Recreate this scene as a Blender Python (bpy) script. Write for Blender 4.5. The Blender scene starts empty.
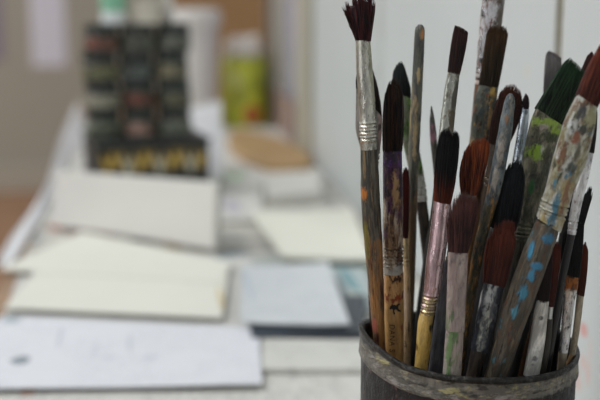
import bpy, math, random
import numpy as np
from mathutils import Vector, Matrix, noise as mnoise
random.seed(7)
rng = np.random.default_rng(7)
scn = bpy.context.scene
COL = scn.collection

# ------------------------------------------------------------------ camera frame
FPX = 1100.0
PITCH = math.atan(223 / FPX)
YAW = math.atan(157 / FPX * math.cos(PITCH))
CR = np.array([math.cos(YAW), -math.sin(YAW), 0.0])
CF = np.array([math.sin(YAW) * math.cos(PITCH), math.cos(YAW) * math.cos(PITCH), -math.sin(PITCH)])
CU = np.cross(CR, CF)
FH = np.array([math.sin(YAW), math.cos(YAW), 0.0])
CAM = np.array([0.0, 0.0, 0.2222])
WALLX = 0.2

def ray(u, v):
    return CR * ((u - 300) / FPX) + CU * ((200 - v) / FPX) + CF
def onz(u, v, z):
    d = ray(u, v); return CAM + d * ((z - CAM[2]) / d[2])
def ony(u, v, y):
    d = ray(u, v); return CAM + d * (y / d[1])
def onx(u, v, x):
    d = ray(u, v); return CAM + d * (x / d[0])

# ------------------------------------------------------------------ materials
def lin(c):
    o = []
    for x in c[:3]:
        x = min(max(x, 0), 255) / 255.0
        o.append(x / 12.92 if x <= 0.04045 else ((x + 0.055) / 1.055) ** 2.4)
    return (*o, 1.0)

def deep(c):
    # contrast curve put into the colours: dark tones go darker, deepening the shade
    return tuple(x * (0.66 + 0.34 * (x / 255.0) ** 0.8) for x in c)

def mild_deep(c):  # milder form of the same contrast curve
    return tuple(x * (0.84 + 0.16 * (x / 255.0) ** 0.8) for x in c)

class NT:
    def __init__(s, name):
        s.m = bpy.data.materials.new(name); s.m.use_nodes = True
        s.t = s.m.node_tree; s.t.nodes.clear()
        s.out = s.n('ShaderNodeOutputMaterial'); s.b = s.n('ShaderNodeBsdfPrincipled')
        s.l(s.b.outputs[0], s.out.inputs[0])
        s.tc = s.n('ShaderNodeTexCoord')
    def n(s, t): return s.t.nodes.new(t)
    def l(s, a, b): s.t.links.new(a, b)
    def math(s, op, a, b=0.0, clamp=False):
        n = s.n('ShaderNodeMath'); n.operation = op; n.use_clamp = clamp
        for i, x in enumerate((a, b)):
            if isinstance(x, (int, float)): n.inputs[i].default_value = x
            else: s.l(x, n.inputs[i])
        return n.outputs[0]
    def noise(s, scale, squash=1.0, seed=0.0, detail=3.0, coord='Object', rough=0.6, squx=1.0, squy=1.0):
        mp = s.n('ShaderNodeMapping'); s.l(s.tc.outputs[coord], mp.inputs[0])
        mp.inputs['Scale'].default_value = (scale * squx, scale * squy, scale * squash)
        mp.inputs['Location'].default_value = (seed * 3.17, seed * 1.31, seed * 7.7)
        nz = s.n('ShaderNodeTexNoise'); nz.inputs['Scale'].default_value = 1.0
        nz.inputs['Detail'].default_value = detail; nz.inputs['Roughness'].default_value = rough
        s.l(mp.outputs[0], nz.inputs['Vector'])
        return nz.outputs[0]
    def mapr(s, x, a, b, c=0.0, d=1.0):
        n = s.n('ShaderNodeMapRange'); n.clamp = True
        s.l(x, n.inputs[0])
        for i, k in enumerate((a, b, c, d)): n.inputs[i + 1].default_value = k
        return n.outputs[0]
    def mix(s, f, a, b):
        n = s.n('ShaderNodeMix'); n.data_type = 'RGBA'
        if isinstance(f, (int, float)): n.inputs[0].default_value = f
        else: s.l(f, n.inputs[0])
        for i, x in ((6, a), (7, b)):
            if isinstance(x, tuple): n.inputs[i].default_value = x
            else: s.l(x, n.inputs[i])
        return n.outputs[2]
    def bump(s, h, dist, strength=1.0):
        n = s.n('ShaderNodeBump'); n.inputs['Distance'].default_value = dist; n.inputs['Strength'].default_value = strength
        s.l(h, n.inputs['Height']); s.l(n.outputs[0], s.b.inputs['Normal'])

_seed = [0]
def paint(name, base, layers=(), metal=0.0, rough=0.45, bump=0.0, vary=0.36, grain=None, coat=0.0):
    """layers: dict(c, s scale 1/m, q z-squash, t threshold, w softness, z=(lo,hi) in 0..1 of the part, spot=(x,z,rx,rz) local metres)"""
    _seed[0] += 1.0
    N = NT(name); sd = _seed[0]
    col = lin(mild_deep(base))
    v = N.noise(520, 0.25, sd, 6.0, rough=0.75)
    dark = tuple(x * (1 - vary) for x in col[:3]) + (1,); lite = tuple(min(1, x * (1 + vary)) for x in col[:3]) + (1,)
    cur = N.mix(N.mapr(v, 0.35, 0.65), dark, lite)
    met = None
    gz = None
    hgt = v
    for i, L in enumerate(layers):
        s_ = L.get('s', 250) * (1.0 if 'spot' in L else 1.35); t = L.get('t', 0.55); w = L.get('w', 0.03) * 1.3
        nz = N.noise(s_, L.get('q', 0.55 if 'spot' in L else 1.0), sd + 11.3 * (i + 1), L.get('d', 5.0), rough=0.68)
        if 'spot' in L:
            x, z, rx, rz = L['spot']
            mp = N.n('ShaderNodeMapping'); mp.vector_type = 'POINT'
            N.l(N.tc.outputs['Object'], mp.inputs[0])
            mp.inputs['Scale'].default_value = (1 / rx, 0.0, 1 / rz)
            mp.inputs['Location'].default_value = (-x / rx, 0, -z / rz)
            ln = N.n('ShaderNodeVectorMath'); ln.operation = 'LENGTH'; N.l(mp.outputs[0], ln.inputs[0])
            r = N.math('ADD', ln.outputs['Value'], N.math('MULTIPLY', N.math('SUBTRACT', nz, 0.5), (L['k'] * 1.2 if 'k' in L else 3.4)))
            f = N.mapr(r, 1.0 - L.get('w', 0.3), 1.0 + L.get('w', 0.3), 0.92, 0.0)
        else:
            f = N.mapr(nz, t - w, t + w)
        if 'z' in L:
            if gz is None:
                sp = N.n('ShaderNodeSeparateXYZ'); N.l(N.tc.outputs['Generated'], sp.inputs[0]); gz = sp.outputs[2]
            n2 = N.noise(330, 0.6, sd + 5.1 * i)
            zz = N.math('ADD', gz, N.math('MULTIPLY', N.math('SUBTRACT', n2, 0.5), L.get('zk', 0.25)))
            lo, hi = L['z']; e = 0.02
            f = N.math('MULTIPLY', f, N.math('MULTIPLY', N.mapr(zz, lo - e, lo + e), N.mapr(zz, hi - e, hi + e, 1, 0)))
        if 'zl' in L:
            so = N.n('ShaderNodeSeparateXYZ'); N.l(N.tc.outputs['Object'], so.inputs[0])
            zz = N.math('ADD', so.outputs[2], N.math('MULTIPLY', N.math('SUBTRACT', N.noise(330, 0.6, sd + 4.1 * i), 0.5), L.get('zk', 0.012)))
            lo, hi = L['zl']; e = 0.0008
            f = N.math('MULTIPLY', f, N.math('MULTIPLY', N.mapr(zz, lo - e, lo + e), N.mapr(zz, hi - e, hi + e, 1, 0)))
        if 'a' in L: f = N.math('MULTIPLY', f, L['a'])
        cur = N.mix(f, cur, lin(mild_deep(L['c'])))
        hgt = N.math('ADD', hgt, N.math('MULTIPLY', f, 0.7))
        if metal > 0 and not L.get('metal'):
            met = N.math('MULTIPLY', met if met is not None else metal, N.math('SUBTRACT', 1.0, f))
    N.l(cur, N.b.inputs['Base Color'])
    if met is not None: N.l(met, N.b.inputs['Metallic'])
    else: N.b.inputs['Metallic'].default_value = metal
    rn = N.mapr(N.noise(300, 0.5, sd + 2.2), 0.3, 0.7, max(0.05, rough - 0.1), min(1, rough + 0.12))
    N.l(rn, N.b.inputs['Roughness'])
    if coat: N.b.inputs['Coat Weight'].default_value = coat; N.b.inputs['Coat Roughness'].default_value = 0.2
    if bump: N.bump(hgt, bump)
    return N.m

def bristle_mat(name, root, tip, streak, split=0.5):
    _seed[0] += 1
    N = NT(name)
    sp = N.n('ShaderNodeSeparateXYZ'); N.l(N.tc.outputs['Generated'], sp.inputs[0])
    at = N.n('ShaderNodeAttribute'); at.attribute_name = 'fibre'
    z = N.math('ADD', sp.outputs[2], N.math('MULTIPLY', N.math('SUBTRACT', at.outputs['Fac'], 0.5), 0.35))
    c = N.mix(N.mapr(z, split - 0.2, split + 0.25), lin(deep(root)), lin(deep(tip)))
    f2 = N.noise(1400, 0.06, _seed[0])
    c = N.mix(N.math('MULTIPLY', N.mapr(f2, 0.5, 0.68), 0.6), c, lin(deep(streak)))
    c = N.mix(N.mapr(at.outputs['Fac'], 0.72, 1.0, 0, 0.75), c, lin(deep(streak)))
    N.l(c, N.b.inputs['Base Color'])
    N.b.inputs['Roughness'].default_value = 0.48
    N.b.inputs['Specular IOR Level'].default_value = 0.25
    N.bump(f2, 0.0002, 0.6)
    return N.m

def plain(name, c, rough=0.6, metal=0.0, noise=0.06, scale=40, squash=1.0, bump=0.0, trans=0.0, squx=1.0, squy=1.0):
    _seed[0] += 1
    N = NT(name); col = lin(c)
    nz = N.noise(scale, squash, _seed[0], squx=squx, squy=squy)
    a = tuple(x * (1 - noise) for x in col[:3]) + (1,); b = tuple(min(1, x * (1 + noise)) for x in col[:3]) + (1,)
    N.l(N.mix(N.mapr(nz, 0.3, 0.7), a, b), N.b.inputs['Base Color'])
    N.b.inputs['Roughness'].default_value = rough; N.b.inputs['Metallic'].default_value = metal
    if trans: N.b.inputs['Transmission Weight'].default_value = trans
    if bump: N.bump(nz, bump)
    return N.m

# ------------------------------------------------------------------ objects
def link(name, verts, faces, mat, parent=None, smooth=True, origin=None):
    me = bpy.data.meshes.new(name)
    if origin is not None: verts = [tuple(np.asarray(v) - origin) for v in verts]
    me.from_pydata([tuple(map(float, v)) for v in verts], [], faces)
    me.validate(); me.update()
    if smooth: me.polygons.foreach_set('use_smooth', [True] * len(me.polygons))
    o = bpy.data.objects.new(name, me); COL.objects.link(o)
    if mat is not None: me.materials.append(mat)
    if parent is not None: o.parent = parent
    if origin is not None: o.location = tuple(map(float, origin))
    return o
def tag(o, label, cat, group=None, kind=None):
    if label: o['label'] = label
    if cat: o['category'] = cat
    if group: o['group'] = group
    if kind: o['kind'] = kind
    return o
def empty(name, loc, label, cat, group=None, rot=None):
    o = bpy.data.objects.new(name, None); COL.objects.link(o)
    o.empty_display_size = 0.01
    o.location = tuple(map(float, loc))
    if rot is not None: o.rotation_euler = rot
    return tag(o, label, cat, group)

class MB:
    def __init__(s): s.v = []; s.f = []
    def add(s, v, f):
        k = len(s.v); s.v += [tuple(map(float, p)) for p in v]; s.f += [tuple(i + k for i in q) for q in f]
    def box(s, lo, hi):
        x0, y0, z0 = lo; x1, y1, z1 = hi
        s.add([(x0,y0,z0),(x1,y0,z0),(x1,y1,z0),(x0,y1,z0),(x0,y0,z1),(x1,y0,z1),(x1,y1,z1),(x0,y1,z1)],
              [(0,3,2,1),(4,5,6,7),(0,1,5,4),(1,2,6,5),(2,3,7,6),(3,0,4,7)])
    def lathe(s, prof, n=40, c=(0,0,0), closed=False):
        v = []; f = []
        for r, z in prof:
            for i in range(n):
                t = 2 * math.pi * i / n; v.append((c[0] + r * math.cos(t), c[1] + r * math.sin(t), c[2] + z))
        m = len(prof)
        for j in range(m if closed else m - 1):
            for i in range(n):
                a = j * n + i; b = j * n + (i + 1) % n; jj = (j + 1) % m
                f.append((a, b, jj * n + (i + 1) % n, jj * n + i))
        if not closed:
            f.append(tuple(reversed(range(n)))); f.append(tuple(range((m - 1) * n, m * n)))
        s.add(v, f)
    def prism(s, poly, off):
        n = len(poly); off = np.asarray(off, float)
        v = [np.asarray(p, float) for p in poly] + [np.asarray(p, float) + off for p in poly]
        s.add(v, [tuple(range(n)), tuple(reversed(range(n, 2 * n)))] + [(i, (i + 1) % n, n + (i + 1) % n, n + i)[::-1] for i in range(n)])
    def obj(s, name, mat, parent=None, smooth=False, bevel=0.0, origin=None):
        o = link(name, s.v, s.f, mat, parent, smooth, origin)
        import bmesh
        bm = bmesh.new(); bm.from_mesh(o.data); bmesh.ops.recalc_face_normals(bm, faces=bm.faces); bm.to_mesh(o.data); bm.free()
        if bevel:
            m = o.modifiers.new('bevel', 'BEVEL'); m.width = bevel; m.segments = 2; m.limit_method = 'ANGLE'
        if smooth: 
            try: o.data.set_sharp_from_angle(angle=math.radians(40))
            except Exception: pass
        return o
# ------------------------------------------------------------------ survey of the brushes
# id: rank, bristle L,R,tips,bulge,rag,thick ; ferrule stations ; handle stations (u,v,w horizontally measured px)
B = {
'B1': dict(rank=2, br=((356,40),(370.5,40),[(344,6),(347,-6),(353,-9),(358,-16),(364,-11),(369,-12),(373,-3),(375,8)],.6,14,.9), fer=[(363,40,14.5),(364.5,70,16),(367,105,16.5),(369,149,17)], gr=[124,131,138], fth=1, han=[(369,148,17),(370.6,200,19),(373.8,250,18),(377,300,14.5),(379.5,345,11.5)]),
'B2': dict(rank=4, br=((356.5,88),(381.5,116),[(360,66),(365,59),(370,63),(373,72)],1.5,2,.4), fer=[(369,102,24),(369,128,26),(370.5,150,19),(371.5,168,13)], gr=[155,161], fth=.45, han=[(371.5,168,12),(372,230,11),(373,300,9),(375,345,8)]),
'B3': dict(rank=1, br=((383,150),(401.8,150),[(386,92),(389,82),(394,76),(399,80),(402.5,96)],1.5,3,.6), fer=[(392.4,150,18.5),(393,200,19.5),(393,255,19),(393.4,273,19)], gr=[249,256,263], fth=.9, han=[(393.6,272,19.5),(394,310,20),(394.5,365,18)]),
'B4': dict(rank=6, br=((393.5,90),(410.5,98),[(394,70),(397,64),(401,60),(404,65),(408,80)],1,1.5,.45), fer=[(402,94,17),(408,130,16),(418,180,13.5),(421.5,201,12)], gr=[181,188,195], fth=.5, han=[(421.5,201,11),(428,255,12),(434,345,10)]),
'B5': dict(rank=3, inv=1, fth=1, han=[(420.3,24.5,4),(420,27,8.5),(419.7,32,10),(418.7,55,10.7),(416.5,100,11),(414,150,11),(412.7,200,9.5),(411.5,250,9),(410,300,8.5),(408,350,8)]),
'B6': dict(rank=2, br=((403,237),(407.8,237),[(402.8,174),(404,168),(406,166),(408.5,171)],1,2,.7), fer=[(405.3,237,5),(406.3,266,6)], gr=[258,262], fth=.9, han=[(406.4,266,6.6),(407.3,310,7.4),(407,362,6.6)]),
'B7': dict(rank=6, inv=1, fth=1, han=[(431.3,106,1),(431.8,112,3),(432.3,122,5.5),(433.3,136,7),(435,156,6.5),(439,200,6),(447,345,6)]),
'B8': dict(rank=4, br=((448.3,71),(459.5,74),[(455,25),(459,26),(464,28.5),(468,32)],.8,1,.5), fer=[(454,72.5,11.6),(451.7,86,13),(449.3,105,13.5),(446.5,130,14),(441,180,13)], gr=[168,174], fth=.55, han=[(440.6,180,12.5),(430.5,262,11),(421,345,9)]),
'B9': dict(rank=1, br=((434.3,200.5),(450.5,203.5),[(440.5,132),(444,128),(448,127),(452,133),(454.5,129),(458.5,134)],2.5,4,.9), fer=[(442.4,202,17.5),(438.3,240,18),(435.2,262,18),(432.2,290,16.5),(430,300,15.5),(427.3,314,14)], gr=[296,303,309], fth=1, han=[(427,313,14),(425.3,322,15),(424,340,15.2),(421,368,13.5)]),
'B10': dict(rank=3, br=((461.3,193),(477,194),[(461.5,163),(464,151),(470,142),(477,138),(484,137),(490,143)],2,2,.6), fer=[(468.5,193.5,15.5),(458,235,13),(450.5,262,11)], gr=[250,256], fth=.7, han=[(450,262,11.5),(444,300,13),(440,330,14),(436,368,15)]),
'B11': dict(rank=2, inv=1, fth=1, han=[(510.7,93.5,3),(510.5,96,7.5),(509.8,101,10.5),(508,112,12.3),(504.5,135,14),(500,160,14.5),(494,190,14),(487.5,215,12.5),(478,252,11),(469.5,302,8.5),(461,360,7)]),
'B12': dict(rank=1, br=((448.5,251.5),(467.5,252.5),[(450.5,212),(454.5,198),(460,190),(466,186),(471,190),(475,198),(478,209)],1.5,11,.7), fer=[(458,252,19.4),(457.3,275,19),(456.2,300,18.3),(455,330,18)], gr=[], fth=.5, han=[(455,330,18),(453.5,350,18.3),(452,374,18.5)]),
'B14': dict(rank=7, br=((487,-40),(509,-38),[(489,-95),(497,-100),(505,-102),(514,-96)],2,4,.7), fer=[(498,-39,22),(493.5,0,22.5),(487.8,50,20.5),(485.8,66,18.5),(484.9,72,18)], gr=[], fth=.75, han=[(484.9,72,18),(482,95,16.5),(470,200,11),(460,335,9)]),
'B15': dict(rank=6, br=((479,84.5),(498,87.5),[(488,31),(491,25),(498,24),(505,26),(507.8,33)],.5,3,.55), fer=[(488.5,86,19.5),(485.5,100,22),(482,125,21),(479,160,18)], gr=[148,154], fth=.5, han=[(478.8,160,16.5),(474.5,210,14),(464,335,9)]),
'B16': dict(rank=5, br=((489,142),(508,146),[(498,101),(501,90),(507,84),(514,83),(520,89),(522.5,103)],2.5,3,.6), fer=[(498.5,144,17),(490,190,13)], gr=[178,184], fth=.7, han=[(489.7,190,12),(470,335,9)]),
'B17': dict(rank=6, br=((522.6,108),(528.6,108),[(524,97),(525.7,93),(528,96)],.6,1,.9), fer=[(525.6,107.5,6.8),(524.3,118,9),(521.5,138,10.2),(516.5,165,9.8)], gr=[], fth=.7, han=[(516.4,165,9),(490,335,8)]),
'B18': dict(rank=4, br=((491,226),(516,230),[(505,172),(510,163),(516,159),(521,160),(523.5,172)],3,4,.55), fer=[(503,228,20),(496,270,14)], gr=[258,263], fth=.6, han=[(495.7,270,12.5),(482,345,10)]),
'B19': dict(rank=2, br=((483.5,281),(505,286),[(488.5,243),(493,230),(499,222),(506,219),(512,219),(516,224),(518,233)],1.5,10,.6), fer=[(494.2,284,21),(491,296,20.5),(483.5,330,18.5),(479,350,17)], gr=[], fth=.5, han=[(479,350,16),(473,374,14)]),
'B20': dict(rank=4, br=((535.5,107.5),(562.5,125),[(565,62),(570,57),(577,63),(583,69),(589,75)],.5,3,.5), fer=[(549,116.5,29),(545.5,128,32),(538,155,29.5),(531,190,27),(525,225,21),(522,240,19)], gr=[226,234], fth=.5, han=[(522,240,18),(514,280,17),(503,330,15),(496,374,13)]),
'B21': dict(rank=1, br=((576.8,93.5),(597,107),[(598,50),(603,42),(611,35),(619,38),(625,50)],1.5,4,.7), fer=[(587,100.5,22.5),(582.5,115,29),(577.7,130,32),(570,160,32),(559.5,190,28.5),(548.7,224,27.5)], gr=[203,211], fth=.6, btilt=.33, han=[(548.5,223,26),(538,250,29),(527,280,29.5),(514.5,315,28),(505.5,345,25.5),(496.5,374,23)]),
'B22': dict(rank=3, br=((585.5,150),(594,152),[(590,112),(594,104),(597,110)],1,2,.6), fer=[(589.3,151,9.5),(585.3,170,10.3),(579.5,192,10.5),(574.5,215,9.8),(571.5,234,8.5)], gr=[222,229], fth=.8, han=[(571.5,234,8),(562,280,8),(548,360,8)]),
'B23': dict(rank=7, br=((574,92),(590,96),[(588,55),(592,51),(594.5,57)],1,2,.6), fer=[(582,94,16),(570,150,13)], gr=[], fth=.6, han=[(570,150,12),(530,340,9)]),
'B24': dict(rank=7, br=((543.5,98),(559,100),[(546.5,53),(549,50),(556,53),(561.5,58)],.5,2,.55), fer=[(551,99,15),(545,140,13)], gr=[], fth=.6, han=[(545,140,12),(510,340,9)]),
'B25': dict(rank=6, br=((574.5,226),(583,228),[(583,199),(590,185),(592.5,190)],.4,8,.6), fer=[(578.7,227,9),(572,285,8)], gr=[], fth=.8, han=[(572,285,7.5),(564,350,7)]),
'B27': dict(rank=4, br=((560.8,273),(579.5,277.5),[(563,233),(570,226),(577,221.5),(584,222.5)],.5,.6,.55), fer=[(570,275,18),(569.8,289,15),(568.8,300,11.5),(566,330,9.8),(563.2,352,9)], gr=[], fth=.65, han=[(563.2,352,9),(560.5,372,8)]),
'B28': dict(rank=5, br=((577,293),(584,295),[(583,247),(585.3,241),(588,251)],1,2,.6), fer=[(580.4,294,7.5),(576.3,330,7),(572.5,354,6.5)], gr=[], fth=.8, han=[(572.5,354,6),(567,368,6)]),
'B29': dict(rank=1, br=((537.2,300),(548.6,301.5),[(544,254),(548,247),(553,248)],.8,1.5,.6), fer=[(543,300.5,11.8),(541,312,13.5),(537.3,340,15.3),(531,376,15.5)], gr=[], fth=.45, han=[(531,376,13),(526,396,11)]),
'B30': dict(rank=2, br=((548,305),(553.6,305.5),[(553,248),(557,240),(561,247)],1,2,.7), fer=[(550.8,305,5.6),(549.2,318,5.8)], gr=[], fth=.9, han=[(549,318,8),(545.5,345,10),(541,372,10)]),
'B31': dict(rank=5, inv=1, fth=1, han=[(546.5,236,4),(545.5,240,9),(544,246,12),(533,290,13),(514,366,11)]),  # this and the next four are not surveyed, added to fill shaded gaps
'B32': dict(rank=6, inv=1, fth=1, han=[(575,192,3),(574.5,195,8),(572.5,202,13),(558,290,15),(550,366,11)]),
'B34': dict(rank=5, inv=1, fth=1, han=[(517.5,238,3),(517,241,9),(515,250,12),(503,304,13),(489,366,11)]),
'B35': dict(rank=5, inv=1, fth=1, han=[(494.5,226,3),(494,229,9),(492.5,238,11),(481.5,300,12),(470,366,10)]),
'B33': dict(rank=5, inv=1, fth=1, han=[(433.5,226,3),(433,229,8),(432,236,10),(423,300,11),(414.5,366,9)]),
}
OPT = {"B1": [345.3, 0.001], "B2": [329.9, -0.0], "B3": [340.0, -0.0], "B4": [317.5, -0.0], "B5": [325.1, 0.0], "B6": [327.9, 0.0], "B7": [319.3, -0.0], "B8": [335.0, 0.0], "B9": [356.1, 0.001], "B10": [351.7, 0.0], "B11": [348.6, 0.0], "B12": [372.5, 0.0], "B14": [313.2, -0.001], "B15": [322.0, -0.0], "B16": [326.1, -0.001], "B17": [326.2, 0.0], "B18": [347.7, 0.0], "B19": [365.4, -0.0], "B20": [340.4, 0.0], "B21": [365.4, -0.059], "B22": [358.2, -0.001], "B23": [323.4, 0.001], "B24": [318.6, 0.001], "B25": [349.7, 0.0], "B27": [355.5, 0.003], "B28": [352.9, 0.004], "B29": [364.0, 0.0], "B30": [362.0, 0.0], "B31": [351.2, -0.0], "B32": [332.7, 0.0], "B34": [332.8, -0.001], "B35": [330.8, 0.0], "B33": [321.6, -0.001]}
# ------------------------------------------------------------------ the tin (built before the brushes that lean in it)
RIM = CAM + ray(468, 341) * 0.4
RO = 0.4 * 109 / FPX
RIN = RO - 0.0016
RZ = float(RIM[2])
FLOORZ = 0.004

def interp(st, s):
    """Catmull-Rom over rows of st, first column the parameter"""
    t = st[:, 0]
    out = np.zeros((len(s), st.shape[1] - 1))
    n = len(t)
    for k, x in enumerate(s):
        i = int(np.clip(np.searchsorted(t, x) - 1, 0, n - 2))
        h = t[i + 1] - t[i]; u = (x - t[i]) / h
        p1, p2 = st[i, 1:], st[i + 1, 1:]
        m1 = (p2 - st[i - 1, 1:]) / (t[i + 1] - t[i - 1]) * h if i > 0 else p2 - p1
        m2 = (st[i + 2, 1:] - p1) / (t[i + 2] - t[i]) * h if i < n - 2 else p2 - p1
        out[k] = (2*u**3 - 3*u**2 + 1) * p1 + (u**3 - 2*u**2 + u) * m1 + (-2*u**3 + 3*u**2) * p2 + (u**3 - u**2) * m2
    return out

class Frame:
    """a brush stands in a plane through its point on the rim level; pixels of the survey turn into points of that plane"""
    def __init__(s, b, vr, lean):
        (u0, v0), (u1, v1) = b['han'][-2][:2], b['han'][-1][:2]
        ur = u1 + (u1 - u0) / (v1 - v0) * (vr - v1)
        s.P = onz(ur, vr, RZ)
        n = np.cross(CR, FH * lean + np.array([0, 0, 1.0])); n /= np.linalg.norm(n)
        if n @ FH < 0: n = -n
        s.n = n
        q0, q1 = s.pt(u0, v0), s.pt(u1, v1)
        d = (q1 - q0) / np.linalg.norm(q1 - q0)
        rr = b['han'][-1][2] * 0.4 / FPX / 2
        L = 0.0
        while True:
            q = s.P + d * L
            if q[2] - rr < FLOORZ or (L > 0.012 and math.hypot(q[0] - RIM[0], q[1] - RIM[1]) + rr > RIN - 0.0003): break
            L += 0.0005
        s.O = s.P + d * L
        s.rr = rr
        s.Z = -d
        s.X = np.cross(n, s.Z)
        if s.X @ CR < 0: s.X = -s.X
        s.Y = np.cross(s.Z, s.X)          # away from the camera
    def pt(s, u, v):
        d = ray(u, v); return CAM + d * (((s.P - CAM) @ s.n) / (d @ s.n))
    def loc(s, u, v):
        q = s.pt(u, v) - s.O; return float(q @ s.X), float(q @ s.Z)
    def px(s, u, v):
        return float(np.linalg.norm(s.pt(u + 1, v) - s.pt(u, v)))
    def matrix(s):
        M = Matrix.Identity(4)
        for i, a in enumerate((s.X, s.Y, s.Z)):
            for j in range(3): M[j][i] = float(a[j])
            M[i][3] = float(s.O[i])
        return M

def stations(F, st, th):
    """pixel stations -> rows (z, x, a, b), from the lowest up"""
    rows = []
    for k, (u, v, w) in enumerate(st):
        i, j = max(0, k - 1), min(len(st) - 1, k + 1)
        du, dv = st[j][0] - st[i][0], st[j][1] - st[i][1]
        ca = dv / math.hypot(du, dv) if abs(dv) > 3 else 0.97
        x, z = F.loc(u, v); a = w / 2 * F.px(u, v) * ca
        rows.append((z, x, a, a * th))
    r = np.array(rows); r = r[np.argsort(r[:, 0], kind='stable')]
    keep = [0]
    for i in range(1, len(r)):
        if r[i, 0] - r[keep[-1], 0] > 1e-5: keep.append(i)
    return r[keep]

def loft(name, rows, step, mat, parent, power=2.0, grooves=(), gd=0.11, rough=0.0, tilt_top=0.0, tilt_bot=0.0, n=24, cap=True, dome=False, seed=0.0, freq=300):
    z0, z1 = rows[0, 0], rows[-1, 0]
    zs = np.linspace(z0, z1, max(3, int((z1 - z0) / step) + 1))
    q = interp(rows, zs)
    verts = []; faces = []
    H = z1 - z0
    for k, z in enumerate(zs):
        x, a, b = q[k]
        a = max(a, 1e-5); b = max(b, 1e-5)
        g = 1.0
        for zg in grooves:
            d = (z - zg) / 0.00042
            g += gd * (math.exp(-((abs(d) - 1.5) ** 2) * 1.6) * 0.7 - math.exp(-d * d * 1.2))
        for i in range(n):
            t = 2 * math.pi * i / n
            c, s_ = math.cos(t), math.sin(t)
            ex = 2.0 / power
            px = a * math.copysign(abs(c) ** ex, c); py = b * math.copysign(abs(s_) ** ex, s_)
            gg = g
            if rough: gg += rough * mnoise.noise(Vector((px * freq + seed, py * freq, z * freq * 0.5)))
            w1 = max(0, (z - (z1 - min(H * 0.5, 0.006))) / min(H * 0.5, 0.006)); w0 = max(0, 1 - (z - z0) / min(H * 0.5, 0.006))
            verts.append((x + px * gg, py * gg, z + tilt_top * px * w1 + tilt_bot * px * w0))
    m = len(zs)
    for j in range(m - 1):
        for i in range(n):
            faces.append((j * n + i, j * n + (i + 1) % n, (j + 1) * n + (i + 1) % n, (j + 1) * n + i))
    if cap:
        faces.append(tuple(reversed(range(n)))); faces.append(tuple(range((m - 1) * n, m * n)))
    o = link(name, verts, faces, mat, parent)
    try: o.data.set_sharp_from_angle(angle=math.radians(50))
    except Exception: pass
    return o

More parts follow.
